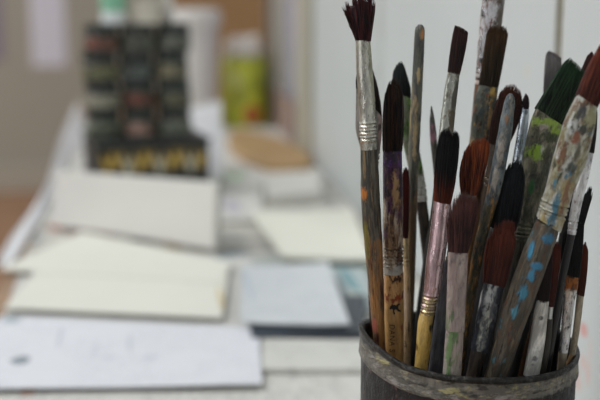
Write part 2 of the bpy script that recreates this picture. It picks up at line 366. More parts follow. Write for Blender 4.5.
def bristles(F, br, mat, parent, b_base):
    L, R, tips, bulge, rag, thick = br
    Lp, Rp = np.array(F.loc(*L)), np.array(F.loc(*R))
    T = np.array([F.loc(*t) for t in tips])
    px = F.px(*L)
    bulge *= px; rag *= px
    cen = (Lp + Rp) / 2; wid = np.linalg.norm(Rp - Lp)
    ax = T.mean(0) - cen; H = np.linalg.norm(ax); ax /= H
    sd = np.array([ax[1], -ax[0]])
    if sd[0] < 0: sd = -sd
    # tips parameter by arc length
    seg = np.linalg.norm(np.diff(T, axis=0), axis=1); cu = np.concatenate([[0], np.cumsum(seg)]); cu = cu / cu[-1] * 2 - 1
    def tip(s): return np.array([np.interp(s, cu, T[:, 0]), np.interp(s, cu, T[:, 1])])
    def base(s): return Lp + (Rp - Lp) * (s + 1) / 2
    tipw = max(np.linalg.norm(T[-1] - T[0]), wid * 0.3)
    def pos(s, h):
        p0, p2 = base(s), tip(s); p1 = (p0 + p2) / 2 + sd * bulge * 2 * s
        return (1 - h) ** 2 * p0 + 2 * h * (1 - h) * p1 + h * h * p2
    round_ = thick > 0.75
    def bt(h):
        e = 0.75 * min(1.3, tipw / wid) if round_ else 0.38
        return b_base * ((1 - h) * 1.0 + h * e + 0.5 * h * (1 - h))
    core_end = 0.97 - min(0.4, 0.55 * rag / H)
    ncl = max(4, int(wid / 0.00055)); clumps = sorted(random.uniform(-1, 1) for _ in range(ncl)); cll = [random.random() for _ in clumps]
    pull = min(0.62, rag / px / 16)
    V = []; Fc = []; fib = []
    # core
    ns, nh = 15, 18
    for sgn in (-1, 1):
        k0 = len(V)
        for j in range(nh + 1):
            h = j / nh * core_end - 0.03
            for i in range(ns + 1):
                s = -1 + 2 * i / ns
                jag = 1.0 - (0.5 * rag / H * random.random() if j == nh else 0)
                p = pos(s * 0.96, max(h, 0) * jag) if h >= 0 else pos(s * 0.96, 0) + ax * h * H * 0.6
                y = sgn * bt(max(h, 0)) * 0.93 * math.sqrt(max(0, 1 - s * s))
                y *= 1 + 0.08 * mnoise.noise(Vector((p[0] * 2500, sgn * 3.0, p[1] * 180)))
                V.append((p[0], y, p[1])); fib.append(random.random() * 0.6 if False else 0.35 + 0.4 * mnoise.noise(Vector((s * 9, sgn, 0.3))))
        for j in range(nh):
            for i in range(ns):
                a = k0 + j * (ns + 1) + i; q = (a, a + 1, a + ns + 2, a + ns + 1)
                Fc.append(q if sgn < 0 else q[::-1])
    k1 = (nh + 1) * (ns + 1)
    for i in range(ns):
        a = nh * (ns + 1) + i; Fc.append((a, a + 1, k1 + a + 1, k1 + a))
    # strands
    cnt = int(min(620, 130 + wid * 1000 * 42))
    for k in range(cnt):
        ang = random.random() * 2 * math.pi
        if random.random() < 0.72: ang = -abs((ang % math.pi))       # more on the near side
        rr = 0.82 + 0.2 * random.random()
        if random.random() < 0.25: rr *= random.random() ** 0.5
        s0, yb = rr * math.cos(ang), rr * math.sin(ang)
        ci = min(range(ncl), key=lambda q: abs(clumps[q] - s0 + random.gauss(0, .08)))
        s1 = s0 + random.gauss(0, 0.05); s1 = s1 * (1 - pull) + clumps[ci] * pull
        ln = 1.0 - abs(random.gauss(0, 0.5)) * rag / H + (cll[ci] - 0.6) * 0.9 * rag / H * pull
        w = (0.00012 + 0.00009 * random.random())
        spl = random.gauss(0, 0.16) * rag
        hs = [0, 0.3, 0.6, 0.82, 1.0]
        k0 = len(V); fb = random.random()
        for q, h in enumerate(hs):
            p = pos(np.clip(s0 + (s1 - s0) * h * h, -1.06, 1.06), h * ln) + sd * spl * h * h
            if q == 0: p = p - ax * 0.0004
            y = yb * bt(h * ln) + random.gauss(0, 0.00004)
            ww = w * (1.0 if q < 3 else (0.8 if q == 3 else 0.12))
            for e in range(3):
                t = e * 2.094 + 0.5
                V.append((p[0] + ww * math.cos(t), y + ww * math.sin(t), p[1])); fib.append(fb)
        for q in range(4):
            for e in range(3):
                a = k0 + q * 3 + e; b = k0 + q * 3 + (e + 1) % 3
                Fc.append((a, b, b + 3, a + 3))
    o = link('bristles', V, Fc, mat, parent)
    at = o.data.attributes.new('fibre', 'FLOAT', 'POINT'); at.data.foreach_set('value', [float(min(1, max(0, x))) for x in fib])
    return o

FR = {}
def brush(i, name, label, bm, fm, hm, power=2.0, group='paint brushes standing in the tin'):
    """bm / fm / hm: functions of the frame that return the material of the part (None for an inverted handle)"""
    b = B[i]; vr, lean = OPT[i]
    F = Frame(b, vr, lean); FR[i] = F
    e = empty(name, (0, 0, 0), label, 'paint brush', group)
    e.matrix_world = F.matrix()
    th = b['fth']
    hr = stations(F, b['han'], 1.0 if b.get('inv') or th > 0.55 else 0.75)
    # straight down to the end in the tin
    r0 = hr[0]
    x0, zt = 0.0, 0.0
    slope = (0 - r0[1]) / (r0[0] - 0) if r0[0] > 0.004 else 0
    if r0[0] > 0.004:
        ext = np.array([[0.0, 0.0, F.rr * 0.55, F.rr * 0.55], [0.0012, 0.0, F.rr * 0.9, F.rr * 0.9]])
        if r0[0] > 0.01: ext = np.vstack([ext, [0.006, 0.0, F.rr, F.rr]])
        hr = np.vstack([ext, hr])
    han = loft('handle', hr, 0.0011, hm(F), e, rough=0.05, seed=hash(i) % 97 if False else sum(map(ord, i)) * 1.7, freq=420)
    out = dict(root=e, handle=han, F=F, hr=hr)
    if not b.get('inv'):
        fr = stations(F, b['fer'], th)
        L, R = np.array(F.loc(*b['br'][0])), np.array(F.loc(*b['br'][1]))
        tt = (R[1] - L[1]) / (R[0] - L[0])
        gz = [F.loc(b['fer'][-1][0], g)[1] for g in b.get('gr', [])]
        # slightly wider than the handle it grips
        fr[:, 2] *= 1.02; fr[:, 3] = np.maximum(fr[:, 3], 0)
        k = np.linspace(0, 1, len(fr))[:, None]
        fr[0, 3] = max(fr[0, 3], hr[-1, 3] * 1.04)
        out['ferrule'] = loft('ferrule', fr, 0.0003, fm(F), e, power=power, grooves=gz, rough=0.018, tilt_top=tt, tilt_bot=b.get('btilt', 0) * -1, n=36, seed=sum(map(ord, i)) * 0.7, freq=260)
        out['bristles'] = bristles(F, b['br'], bm(F), e, fr[-1, 3] * 0.95)
        out['fr'] = fr
    return out
def sp(F, u, v, ru, rv, c, **k):
    """a paint or highlight spot at a surveyed place of the brush"""
    x, z = F.loc(u, v); p = F.px(u, v)
    return dict(c=c, spot=(x, z, ru * p, rv * p), s=k.pop('s', 620), **k)
def vz(F, vtop, vbot, u=460):
    return (F.loc(F_u(F, vbot), vbot)[1], F.loc(F_u(F, vtop), vtop)[1])
def F_u(F, v):
    # pixel column of the brush axis on row v
    o = F.O - CAM; 
    def pr(q): d = q - CAM; return 300 + FPX * (d @ CR) / (d @ CF), 200 - FPX * (d @ CU) / (d @ CF)
    a, b = pr(F.P), pr(F.P + F.Z * .05)
    return a[0] + (b[0] - a[0]) * (v - a[1]) / (b[1] - a[1])
SILVER = (214, 212, 206)
def K(m): return lambda F: m

def build_brushes():
    r = {}
    r['B1'] = brush('B1', 'round_paint_brush', 'tall round brush at the far left with splayed maroon bristles and bare silver ferrule', 
        K(bristle_mat('maroon_hair', (30, 16, 20), (88, 42, 48), (120, 60, 62), 0.6)),
        lambda F: paint('scuffed_silver', (200, 198, 188), [dict(c=(110, 112, 96), s=200, q=.35, t=.6, w=.05), dict(c=(70, 66, 62), s=700, q=.4, t=.66, w=.02), sp(F, 371, 60, 2.5, 40, (150, 152, 118), a=.7)], .95, .28, .0002),
        lambda F: paint('dark_stained_wood', (104, 100, 88), [dict(c=(62, 60, 54), s=520, q=.08, t=.5), dict(c=(150, 128, 94), s=600, q=.06, t=.58, w=.03), dict(c=(170, 122, 70), s=480, q=.07, t=.5, w=.05, zl=vz(F, 238, 460)), dict(c=(92, 48, 40), s=420, q=.12, t=.58, w=.03, zl=vz(F, 215, 460)), dict(c=(200, 168, 120), s=800, q=.1, t=.64, w=.02, zl=vz(F, 230, 460)), sp(F, 363.5, 193, 3, 6, (196, 122, 40)), sp(F, 366, 240, 2, 22, (140, 128, 40), a=.8), sp(F, 374, 325, 3, 7, (188, 104, 84))], 0, .5, .0003))
    r['B2'] = brush('B2', 'dagger_paint_brush', 'dark brown pointed brush tucked behind the tall maroon brush at the left',
        K(bristle_mat('dark_brown_hair', (44, 34, 32), (52, 46, 48), (84, 62, 52))),
        lambda F: paint('dull_flat_metal', (150, 146, 140), [sp(F, 380.5, 138, 2.2, 22, (186, 156, 150)), dict(c=(80, 76, 70), s=320, q=.4, t=.6)], .7, .38, .0002),
        lambda F: paint('brown_striped_wood', (120, 92, 58), [dict(c=(74, 52, 38), s=600, q=.07, t=.5), dict(c=(190, 152, 96), s=700, q=.07, t=.6)], 0, .5, .0002), power=2.6)
    r['B3'] = brush('B3', 'lettered_paint_brush', 'dark-bristled brush with a purple-stained ferrule and tan handle stamped with a black horse',
        K(bristle_mat('black_brown_hair', (24, 18, 18), (58, 40, 30), (96, 66, 44), .8)),
        lambda F: paint('purple_stained_ferrule', (168, 142, 110), [dict(c=(88, 58, 42), s=260, q=.35, t=.5, w=.06), dict(c=(54, 38, 42), s=340, q=.5, t=.56, w=.04), dict(c=(54, 40, 62), s=150, q=.6, t=.38, w=.08, z=(.62, 1.3)), dict(c=(206, 192, 170), s=330, q=.2, t=.54, w=.04, z=(.05, .6)), dict(c=(98, 52, 96), s=260, q=.4, t=.55, w=.04, z=(.3, .9)), sp(F, 395, 190, 3.5, 16, (190, 156, 112)), dict(c=(200, 198, 190), s=300, t=.35, w=.05, z=(-.3, .07), metal=1), dict(c=(104, 60, 150), s=300, q=.5, t=.56, w=.05, z=(.86, 1.3)), dict(c=(40, 28, 34), s=500, q=.5, t=.62, w=.02)], .75, .34, .0003),
        lambda F: paint('tan_wood', (210, 168, 112), [dict(c=(184, 138, 84), s=420, q=.1, t=.55, w=.06, a=.6), dict(c=(150, 72, 38), s=330, q=.7, t=.56, w=.03, zl=vz(F, 262, 302)), dict(c=(60, 32, 26), s=420, q=.5, t=.52, w=.04, zl=vz(F, 262, 279)), dict(c=(104, 66, 36), s=700, q=.5, t=.66, w=.02), sp(F, 401, 325, 1.4, 3, (176, 90, 60)), sp(F, 403, 293, 2, 4, (110, 60, 34))], 0, .42, .0001))
    r['B4'] = brush('B4', 'filbert_paint_brush', 'slate-black pointed brush with a green-smeared ferrule behind the horse-stamped brush',
        K(bristle_mat('slate_hair', (30, 34, 34), (58, 64, 66), (70, 82, 74), .4)),
        lambda F: paint('green_smeared_ferrule', (122, 136, 100), [dict(c=(70, 110, 46), s=200, q=.4, t=.5, w=.05), dict(c=(122, 168, 70), s=300, q=.5, t=.57, w=.03), dict(c=(150, 154, 140), s=240, q=.2, t=.54, w=.05, metal=1), dict(c=(44, 46, 42), s=420, q=.5, t=.62, w=.03), dict(c=(206, 206, 200), s=200, t=.36, z=(-.4, .24), zk=.06, metal=1)], .7, .3, .0002),
        lambda F: paint('black_lacquer', (44, 40, 36), [dict(c=(84, 70, 54), s=400, q=.1, t=.6)], 0, .4, .0001), power=2.6)
    r['B5'] = brush('B5', 'paint_brush', 'upturned round handle end, weathered grey and tan, with an orange spot near its tip', None, None,
        lambda F: paint('weathered_grey_tan_wood', (112, 112, 100), [dict(c=(74, 76, 74), s=300, q=.14, t=.52, w=.05), dict(c=(176, 158, 122), s=260, q=.2, t=.57, w=.04), dict(c=(52, 56, 58), s=460, q=.2, t=.62, w=.02), sp(F, 422, 34, 1.6, 5, (206, 146, 92)), sp(F, 417.5, 74, 2, 7, (196, 178, 136)), sp(F, 414.5, 138, 2, 20, (186, 166, 128)), dict(c=(132, 108, 76), s=300, q=.1, t=.45, w=.06, zl=vz(F, 190, 460))], 0, .5, .0003))
    r['B6'] = brush('B6', 'small_paint_brush', 'thin dark red brush with a slim tan ink-marked handle beside the horse-stamped brush',
        K(bristle_mat('dark_red_hair', (70, 26, 24), (104, 34, 26), (60, 22, 22))),
        lambda F: paint('thin_brass_ferrule', (196, 178, 140), [dict(c=(120, 104, 76), s=500, q=.3, t=.6)], .8, .35, .0001),
        lambda F: paint('tan_grey_wood', (214, 184, 140), [dict(c=(180, 160, 150), s=300, q=.1, t=.56, w=.06), dict(c=(94, 74, 54), s=600, q=.1, t=.62)], 0, .45, .0001))
    r['B7'] = brush('B7', 'thin_handle_brush', 'thin pointed handle end, silver tipped with a pink band, left of the black brush', None, None,
        lambda F: paint('pink_banded_grey', (120, 118, 112), [dict(c=(176, 136, 150), s=200, t=.38, w=.05, zl=vz(F, 123, 141), zk=.002), dict(c=(58, 58, 58), s=300, t=.5, w=.05, zl=vz(F, 90, 121), zk=.002), dict(c=(74, 78, 72), s=300, q=.2, t=.55)], 0, .4, .0001))
    r['B8'] = brush('B8', 'angled_paint_brush', 'dark brown flat brush with a slanting cut tip and silver ferrule, left of centre',
        K(bristle_mat('chocolate_hair', (50, 36, 38), (76, 48, 44), (92, 60, 52), .7)),
        lambda F: paint('paint_flecked_silver', (196, 198, 188), [dict(c=(120, 114, 100), s=260, q=.35, t=.6, w=.04), dict(c=(64, 62, 54), s=360, q=.3, t=.64, w=.03), dict(c=(150, 130, 110), s=500, q=.4, t=.62, w=.03), sp(F, 455, 95, 3, 16, (74, 72, 60)), sp(F, 452, 120, 4, 14, (92, 78, 58))], .9, .3, .0002),
        lambda F: paint('dark_olive_wood', (66, 64, 54), [dict(c=(40, 40, 38), s=420, q=.1, t=.54)], 0, .5, .0001), power=2.5)
    r['B9'] = brush('B9', 'round_paint_brush', 'ragged black brush with a shiny pinkish copper ferrule and yellow handle',
        K(bristle_mat('black_hair', (140, 70, 42), (24, 24, 26), (44, 42, 42), .06)),
        lambda F: paint('pink_copper_ferrule', (222, 196, 198), [dict(c=(196, 164, 168), s=160, q=.1, t=.55, w=.06, metal=1), dict(c=(180, 136, 84), s=360, q=.6, t=.64, w=.03), dict(c=(206, 190, 150), s=300, q=1, t=.5, w=.05, z=(-.2, .17), metal=1), dict(c=(150, 140, 60), s=420, t=.6, w=.03, z=(-.2, .2))], .95, .26, .0001),
        lambda F: paint('yellow_wood', (200, 166, 92), [dict(c=(214, 184, 116), s=200, q=.2, t=.5, w=.06), dict(c=(170, 130, 50), s=300, q=.3, t=.6), sp(F, 430.5, 326, 2, 4, (48, 40, 34)), sp(F, 416.5, 345, 1, 4, (120, 90, 46))], 0, .3, .0001, coat=.4))
    r['B10'] = brush('B10', 'filbert_paint_brush', 'chestnut rounded brush with orange-rimmed tip and dark grey handle, centre of the tin',
        K(bristle_mat('chestnut_hair', (80, 36, 28), (160, 84, 48), (190, 112, 60), .7)),
        lambda F: paint('grey_ferrule', (120, 120, 116), [dict(c=(80, 80, 82), s=300, q=.3, t=.55)], .7, .35, .0001),
        lambda F: paint('charcoal_handle', (104, 104, 110), [dict(c=(76, 76, 82), s=300, q=.2, t=.5, w=.05), dict(c=(128, 128, 128), s=420, q=.1, t=.64, w=.03), dict(c=(130, 116, 126), s=260, q=.3, t=.62, z=(.3, .7))], 0, .4, .0001))
    r['B11'] = brush('B11', 'paint_brush', 'upturned thick handle end mottled blue-grey above and ochre-brown below, centre', None, None,
        lambda F: paint('mottled_blue_grey', (112, 122, 124), [dict(c=(80, 92, 100), s=220, q=.5, t=.52, w=.05), dict(c=(150, 146, 134), s=300, q=.5, t=.56, w=.03), dict(c=(52, 54, 54), s=340, q=.4, t=.6, w=.03), dict(c=(84, 78, 54), s=200, q=.3, t=.3, w=.05, zl=vz(F, 200, 460)), dict(c=(168, 122, 58), s=280, q=.3, t=.54, w=.04, zl=vz(F, 185, 460)), dict(c=(50, 54, 46), s=330, q=.3, t=.56, w=.03, zl=vz(F, 190, 460)), sp(F, 500, 150, 3, 14, (164, 156, 146)), sp(F, 494, 180, 3, 12, (180, 172, 162)), sp(F, 506, 118, 2, 5, (146, 112, 84))], 0, .42, .0004))
    r['B12'] = brush('B12', 'flat_paint_brush', 'splayed purplish-brown brush whose flat shaft is smeared grey-pink and green, front centre',
        K(bristle_mat('purple_brown_hair', (54, 36, 38), (104, 68, 64), (134, 92, 84), .55)),
        lambda F: paint('grey_pink_smear', (150, 138, 134), [dict(c=(92, 94, 98), s=180, t=.4, w=.06, z=(.84, 1.3)), dict(c=(170, 150, 146), s=200, q=.2, t=.5, w=.05), dict(c=(112, 110, 108), s=380, q=.3, t=.6), sp(F, 449, 316, 2.5, 16, (108, 138, 90)), dict(c=(182, 168, 160), s=200, q=.2, t=.56)], .1, .5, .0004),
        lambda F: paint('grey_pink_wood', (160, 152, 142), [dict(c=(172, 156, 152), s=200, q=.2, t=.5, w=.05), dict(c=(92, 130, 78), s=200, q=.15, t=.55, w=.04), sp(F, 449, 350, 2.5, 30, (104, 138, 84)), dict(c=(110, 100, 96), s=400, q=.3, t=.63)], 0, .5, .0004), power=4)
    r['B14'] = brush('B14', 'tall_paint_brush', 'tallest brush, reaching out of the frame, its scratched silver ferrule spattered red-brown',
        K(bristle_mat('brown_hair', (60, 44, 36), (90, 62, 48), (110, 80, 60))),
        lambda F: paint('spattered_silver', (216, 214, 216), [dict(c=(120, 72, 50), s=300, q=.5, t=.57, w=.04), dict(c=(52, 48, 44), s=360, q=.5, t=.6, w=.03), dict(c=(150, 128, 96), s=240, q=.4, t=.6, w=.04), sp(F, 481, 60, 3, 3, (44, 44, 44), k=.6), sp(F, 483, 68, 3, 2, (70, 60, 130), k=.6), sp(F, 500, 20, 5, 22, (96, 84, 66))], .9, .28, .0003),
        lambda F: paint('orange_brown_wood', (110, 78, 56), [dict(c=(150, 92, 56), s=260, q=.3, t=.55), dict(c=(66, 60, 52), s=300, q=.3, t=.5), sp(F, 479, 75, 4, 2.5, (214, 208, 206), k=.5), sp(F, 478, 82, 4, 2.2, (220, 206, 200), k=.5), sp(F, 480, 78.5, 4, 1.2, (40, 38, 38), k=.5)], 0, .4, .0002))  # the white stripes are painted highlights, parted by a dark streak
    r['B15'] = brush('B15', 'flat_paint_brush', 'olive-brown flat brush in front of the tallest silver ferrule, its ferrule daubed grey and ochre',
        K(bristle_mat('olive_brown_hair', (58, 50, 40), (92, 66, 40), (112, 90, 58), .6)),
        lambda F: paint('grey_ochre_daubs', (104, 108, 98), [dict(c=(82, 92, 92), s=200, q=.4, t=.5, w=.05), dict(c=(206, 168, 94), s=220, q=.5, t=.59, w=.04), dict(c=(150, 88, 56), s=260, q=.4, t=.6, w=.04), dict(c=(58, 54, 46), s=400, q=.4, t=.6), sp(F, 493, 92, 4, 5, (210, 176, 92)), sp(F, 490, 118, 3.5, 9, (198, 164, 110))], .3, .4, .0004),
        lambda F: paint('ochre_brown_wood', (140, 104, 66), [dict(c=(76, 54, 40), s=420, q=.1, t=.55), dict(c=(184, 140, 84), s=500, q=.08, t=.6)], 0, .5, .0001), power=2.6)
    r['B16'] = brush('B16', 'filbert_paint_brush', 'reddish-brown brush with a rounded tip behind the upturned blue-grey handle',
        K(bristle_mat('rust_hair', (54, 36, 32), (122, 66, 42), (96, 62, 48), .8)),
        K(paint('brown_crusted_ferrule', (90, 76, 62), [dict(c=(56, 48, 42), s=300, q=.4, t=.52)], .5, .4, .0002)),
        K(paint('umber_wood', (70, 54, 42), [dict(c=(44, 36, 30), s=420, q=.1, t=.52)], 0, .5, .0001)))
    r['B17'] = brush('B17', 'pointed_paint_brush', 'tiny dark-tipped brush with a widening blue-silver ferrule',
        K(bristle_mat('violet_black_hair', (50, 34, 40), (70, 48, 52), (60, 44, 50))),
        lambda F: paint('blue_silver', (196, 204, 212), [sp(F, 525.5, 112, 2, 2.6, (90, 92, 100), k=.3), dict(c=(140, 150, 162), s=260, q=.2, t=.56, w=.05, metal=1), dict(c=(90, 92, 92), s=300, q=.4, t=.62)], .9, .28, .0001),
        K(paint('dark_handle_paint', (50, 46, 44), [], 0, .4)))
    r['B18'] = brush('B18', 'flat_paint_brush', 'blue-black brush between the blue-grey handle and the green-daubed brush',
        K(bristle_mat('blue_black_hair', (22, 24, 28), (36, 40, 44), (52, 56, 60))),
        K(paint('dark_metal', (90, 90, 90), [dict(c=(50, 50, 52), s=300, q=.4, t=.5)], .8, .4, .0001)),
        K(paint('black_wood', (36, 34, 34), [], 0, .4)))
    r['B19'] = brush('B19', 'flat_paint_brush', 'red-brown splayed brush low in the tin, navy ferrule daubed with whitish paint',
        K(bristle_mat('oxblood_hair', (66, 34, 28), (112, 58, 44), (134, 74, 54), .5)),
        lambda F: paint('navy_daubs_and_glint', (46, 50, 60), [sp(F, 490, 292, 4.5, 22, (196, 200, 200), k=1.6), sp(F, 484, 327, 4.5, 20, (204, 206, 194), k=1.6), sp(F, 479.5, 300, 1.2, 12, (206, 206, 204), k=.7), dict(c=(96, 102, 108), s=300, q=.4, t=.57, w=.04), dict(c=(28, 30, 36), s=400, q=.4, t=.58)], .25, .38, .0004),  # thin pale streak at the left edge paints a highlight beside the real daubs
        K(paint('worn_brown_wood', (74, 62, 52), [dict(c=(46, 38, 34), s=420, q=.12, t=.5), dict(c=(120, 104, 86), s=600, q=.1, t=.64)], 0, .5, .0002)), power=3)
    r['B20'] = brush('B20', 'wide_flat_paint_brush', 'broad flat brush with dark green bristles and lime-daubed ferrule, upper right',
        K(bristle_mat('dark_green_hair', (26, 38, 30), (50, 90, 58), (80, 108, 72), .75)),
        lambda F: paint('lime_daubs', (112, 110, 92), [dict(c=(62, 64, 50), s=220, q=.4, t=.5, w=.05), dict(c=(148, 142, 122), s=240, q=.3, t=.56, w=.05), sp(F, 546, 122, 16, 5, (150, 176, 72)), sp(F, 541, 126, 5, 3, (176, 166, 156)), sp(F, 556, 131, 6, 5, (156, 184, 66)), sp(F, 548, 136, 9, 4, (56, 70, 34)), sp(F, 536, 151, 9, 7, (150, 184, 58)), sp(F, 541, 150, 2, 6, (206, 208, 190)), sp(F, 530, 186, 3, 8, (36, 104, 50), k=.5), sp(F, 545, 155, 4, 7, (74, 70, 54)), dict(c=(44, 42, 36), s=420, q=.5, t=.63, w=.03)], .35, .4, .0004),
        lambda F: paint('grey_green_wood', (84, 80, 66), [dict(c=(52, 48, 42), s=400, q=.12, t=.5), dict(c=(122, 112, 92), s=500, q=.1, t=.62)], 0, .5, .0002), power=3.2)
    r['B21'] = brush('B21', 'large_flat_paint_brush', 'largest brush, front right, russet bristles, wide ferrule and handle smeared blue',
        K(bristle_mat('russet_hair', (84, 46, 42), (140, 74, 54), (160, 96, 72), .5)),
        lambda F: paint('many_coloured_ferrule', (190, 188, 172), [dict(c=(140, 132, 92), s=160, q=.4, t=.5, w=.05), dict(c=(204, 204, 198), s=220, q=.35, t=.55, w=.04, metal=1), dict(c=(132, 96, 70), s=200, q=.5, t=.58, w=.04), sp(F, 580, 111, 5, 8, (74, 76, 82)), sp(F, 590, 120, 7, 10, (158, 156, 118)), sp(F, 582, 128, 7, 5, (58, 60, 56)), sp(F, 571, 124, 5, 7, (220, 222, 220)), sp(F, 574, 135, 5, 6, (150, 92, 66)), sp(F, 569, 166, 5, 6, (78, 90, 88)), sp(F, 567, 176, 4, 5, (58, 128, 160)), sp(F, 554, 182, 2, 7, (60, 136, 164)), sp(F, 548, 222, 5, 12, (62, 124, 152)), dict(c=(86, 84, 62), s=300, q=.4, t=.6, w=.03), dict(c=(74, 140, 160), s=300, q=.5, t=.66, w=.02), dict(c=(176, 160, 110), s=260, q=.15, t=.55, w=.05, z=(0, .4)), sp(F, 553, 205, 3, 14, (70, 128, 150)), sp(F, 563, 195, 2.5, 16, (150, 112, 84)), sp(F, 575, 150, 3, 12, (100, 96, 76)), dict(c=(66, 64, 56), s=420, q=.4, t=.64, w=.02)], .55, .34, .0004),
        lambda F: paint('blue_daubed_grey_wood', (102, 94, 80), [dict(c=(74, 68, 58), s=300, q=.12, t=.5, w=.05), dict(c=(134, 120, 98), s=460, q=.1, t=.58, w=.04), dict(c=(112, 78, 56), s=260, q=.3, t=.6, w=.04), sp(F, 546, 236, 6, 5, (56, 128, 164)), sp(F, 529, 248, 2.2, 9, (70, 148, 182), k=.7), sp(F, 534, 262, 6, 4, (66, 142, 180), k=.7), sp(F, 529, 272, 4, 6, (74, 150, 186)), sp(F, 520, 290, 4, 8, (70, 138, 164)), sp(F, 512, 308, 3, 7, (84, 146, 166)), dict(c=(82, 136, 150), s=260, q=.4, t=.62, w=.03), dict(c=(48, 44, 40), s=500, q=.2, t=.64)], 0, .55, .0004), power=3)
    r['B22'] = brush('B22', 'round_paint_brush', 'slim white-silver ferrule with dark flecks right of the largest brush',
        K(bristle_mat('dark_grey_hair', (40, 38, 38), (60, 56, 54), (70, 66, 64))),
        lambda F: paint('white_silver', (238, 236, 234), [dict(c=(120, 118, 116), s=500, q=.5, t=.62, w=.03), dict(c=(176, 174, 178), s=240, q=.2, t=.55, w=.05, metal=1), dict(c=(170, 150, 150), s=460, t=.66, w=.02)], .55, .32, .0002),
        K(paint('black_gloss_handle', (34, 32, 32), [], 0, .35)))
    r['B23'] = brush('B23', 'paint_brush', 'dark brown bristle tip peeping out between the green and the russet brush',
        K(bristle_mat('dark_russet_hair', (64, 40, 36), (84, 50, 44), (96, 60, 50))),
        K(paint('plain_tin_ferrule', (170, 166, 156), [], .8, .4)), K(paint('plain_brown_handle', (92, 66, 46), [], 0, .4)))
    r['B24'] = brush('B24', 'flat_paint_brush', 'grey-bristled flat brush behind the green brush, against the white wall',
        K(bristle_mat('grey_hair', (112, 108, 108), (160, 156, 154), (92, 86, 90))),
        K(paint('worn_tin_ferrule', (168, 166, 160), [], .8, .4)), K(paint('worn_grey_handle', (100, 92, 84), [], 0, .5)), power=2.8)
    r['B25'] = brush('B25', 'round_paint_brush', 'ragged black bristle tip at the far right, behind the white-silver ferrule',
        K(bristle_mat('jet_hair', (24, 24, 24), (34, 34, 36), (50, 48, 48))),
        K(paint('black_ferrule', (50, 50, 50), [], .7, .4)), K(paint('jet_handle', (36, 36, 36), [], 0, .4)))
    r['B27'] = brush('B27', 'flat_paint_brush', 'smooth black brush at the right with a copper-topped silver ferrule',
        K(bristle_mat('smooth_black_hair', (26, 26, 27), (36, 36, 37), (42, 42, 42))),
        lambda F: paint('copper_topped_silver', (206, 204, 202), [dict(c=(158, 104, 62), s=200, t=.28, w=.06, z=(.8, 1.4), zk=.12, metal=1), dict(c=(104, 66, 40), s=420, t=.55, w=.04, z=(.82, 1.4)), dict(c=(96, 92, 86), s=420, q=.4, t=.61, w=.03)], .9, .28, .0003),
        K(paint('pale_tan_handle', (176, 164, 142), [], 0, .4)), power=2.6)
    r['B28'] = brush('B28', 'small_paint_brush', 'rust-tipped small brush with a tan ferrule, last on the right',
        K(bristle_mat('rust_red_hair', (84, 40, 26), (116, 56, 34), (96, 46, 30))),
        lambda F: paint('tan_ferrule', (176, 166, 146), [dict(c=(130, 120, 104), s=300, q=.1, t=.55), dict(c=(96, 74, 56), s=400, q=.4, t=.62)], .5, .4, .0001),
        K(paint('tan_handle', (170, 140, 104), [], 0, .4)))
    r['B29'] = brush('B29', 'flat_paint_brush', 'dark-bristled brush with a broad white-silver ferrule, low front right',
        K(bristle_mat('aubergine_hair', (42, 32, 36), (58, 44, 46), (70, 50, 50))),
        lambda F: paint('chipped_white_silver', (226, 224, 218), [sp(F, 540.5, 317, 2.2, 2.2, (70, 68, 66), k=.8), sp(F, 534, 357, 2.5, 2.6, (74, 72, 68), k=.9), sp(F, 532, 363, 1.6, 1.2, (80, 78, 76), k=.7), dict(c=(176, 174, 168), s=240, q=.2, t=.5, w=.06), dict(c=(110, 106, 98), s=600, q=.5, t=.68, w=.02)], .35, .38, .0004),
        K(paint('grey_painted_handle', (130, 128, 122), [], 0, .4)), power=3.4)
    r['B30'] = brush('B30', 'small_paint_brush', 'red-brown small brush with a very short silver ferrule, right of the broad white-silver ferrule',
        K(bristle_mat('red_brown_hair', (84, 42, 34), (112, 58, 46), (96, 50, 40))),
        K(paint('short_silver_ferrule', (200, 200, 196), [], .9, .3)),
        K(paint('black_brown_wood', (50, 46, 38), [dict(c=(74, 70, 54), s=500, q=.1, t=.56)], 0, .5, .0001)))
    r['B31'] = brush('B31', 'gap_filler_handle', 'added black handle filling the shaded gap behind the blue-daubed handle of the largest brush', None, None, K(paint('gap_shade_a', (20, 19, 18), [dict(c=(38, 34, 30), s=300, q=.1, t=.56)], 0, .65)))  # this and the next four: added dark handles that stand in for shade
    r['B32'] = brush('B32', 'gap_filler_handle', 'added dark brown handle filling the shaded gap between the two white-silver ferrules', None, None, K(paint('gap_shade_b', (20, 19, 18), [dict(c=(38, 34, 30), s=300, q=.1, t=.56)], 0, .65)))
    r['B33'] = brush('B33', 'gap_filler_handle', 'added black handle filling the shaded gap left of the yellow handle', None, None, K(paint('gap_shade_c', (20, 19, 18), [dict(c=(38, 34, 30), s=300, q=.1, t=.58)], 0, .65)))
    r['B34'] = brush('B34', 'gap_filler_handle', 'added black handle filling the shaded gap beside the navy-daubed ferrule', None, None, K(paint('gap_shade_d', (20, 19, 18), [dict(c=(38, 34, 30), s=300, q=.1, t=.57)], 0, .65)))
    r['B35'] = brush('B35', 'gap_filler_handle', 'added dark handle filling the shaded gap between the ochre-brown and navy-daubed shafts', None, None, K(paint('gap_shade_e', (21, 19, 18), [dict(c=(40, 34, 28), s=300, q=.1, t=.57)], 0, .65)))
    return r

BR = build_brushes()

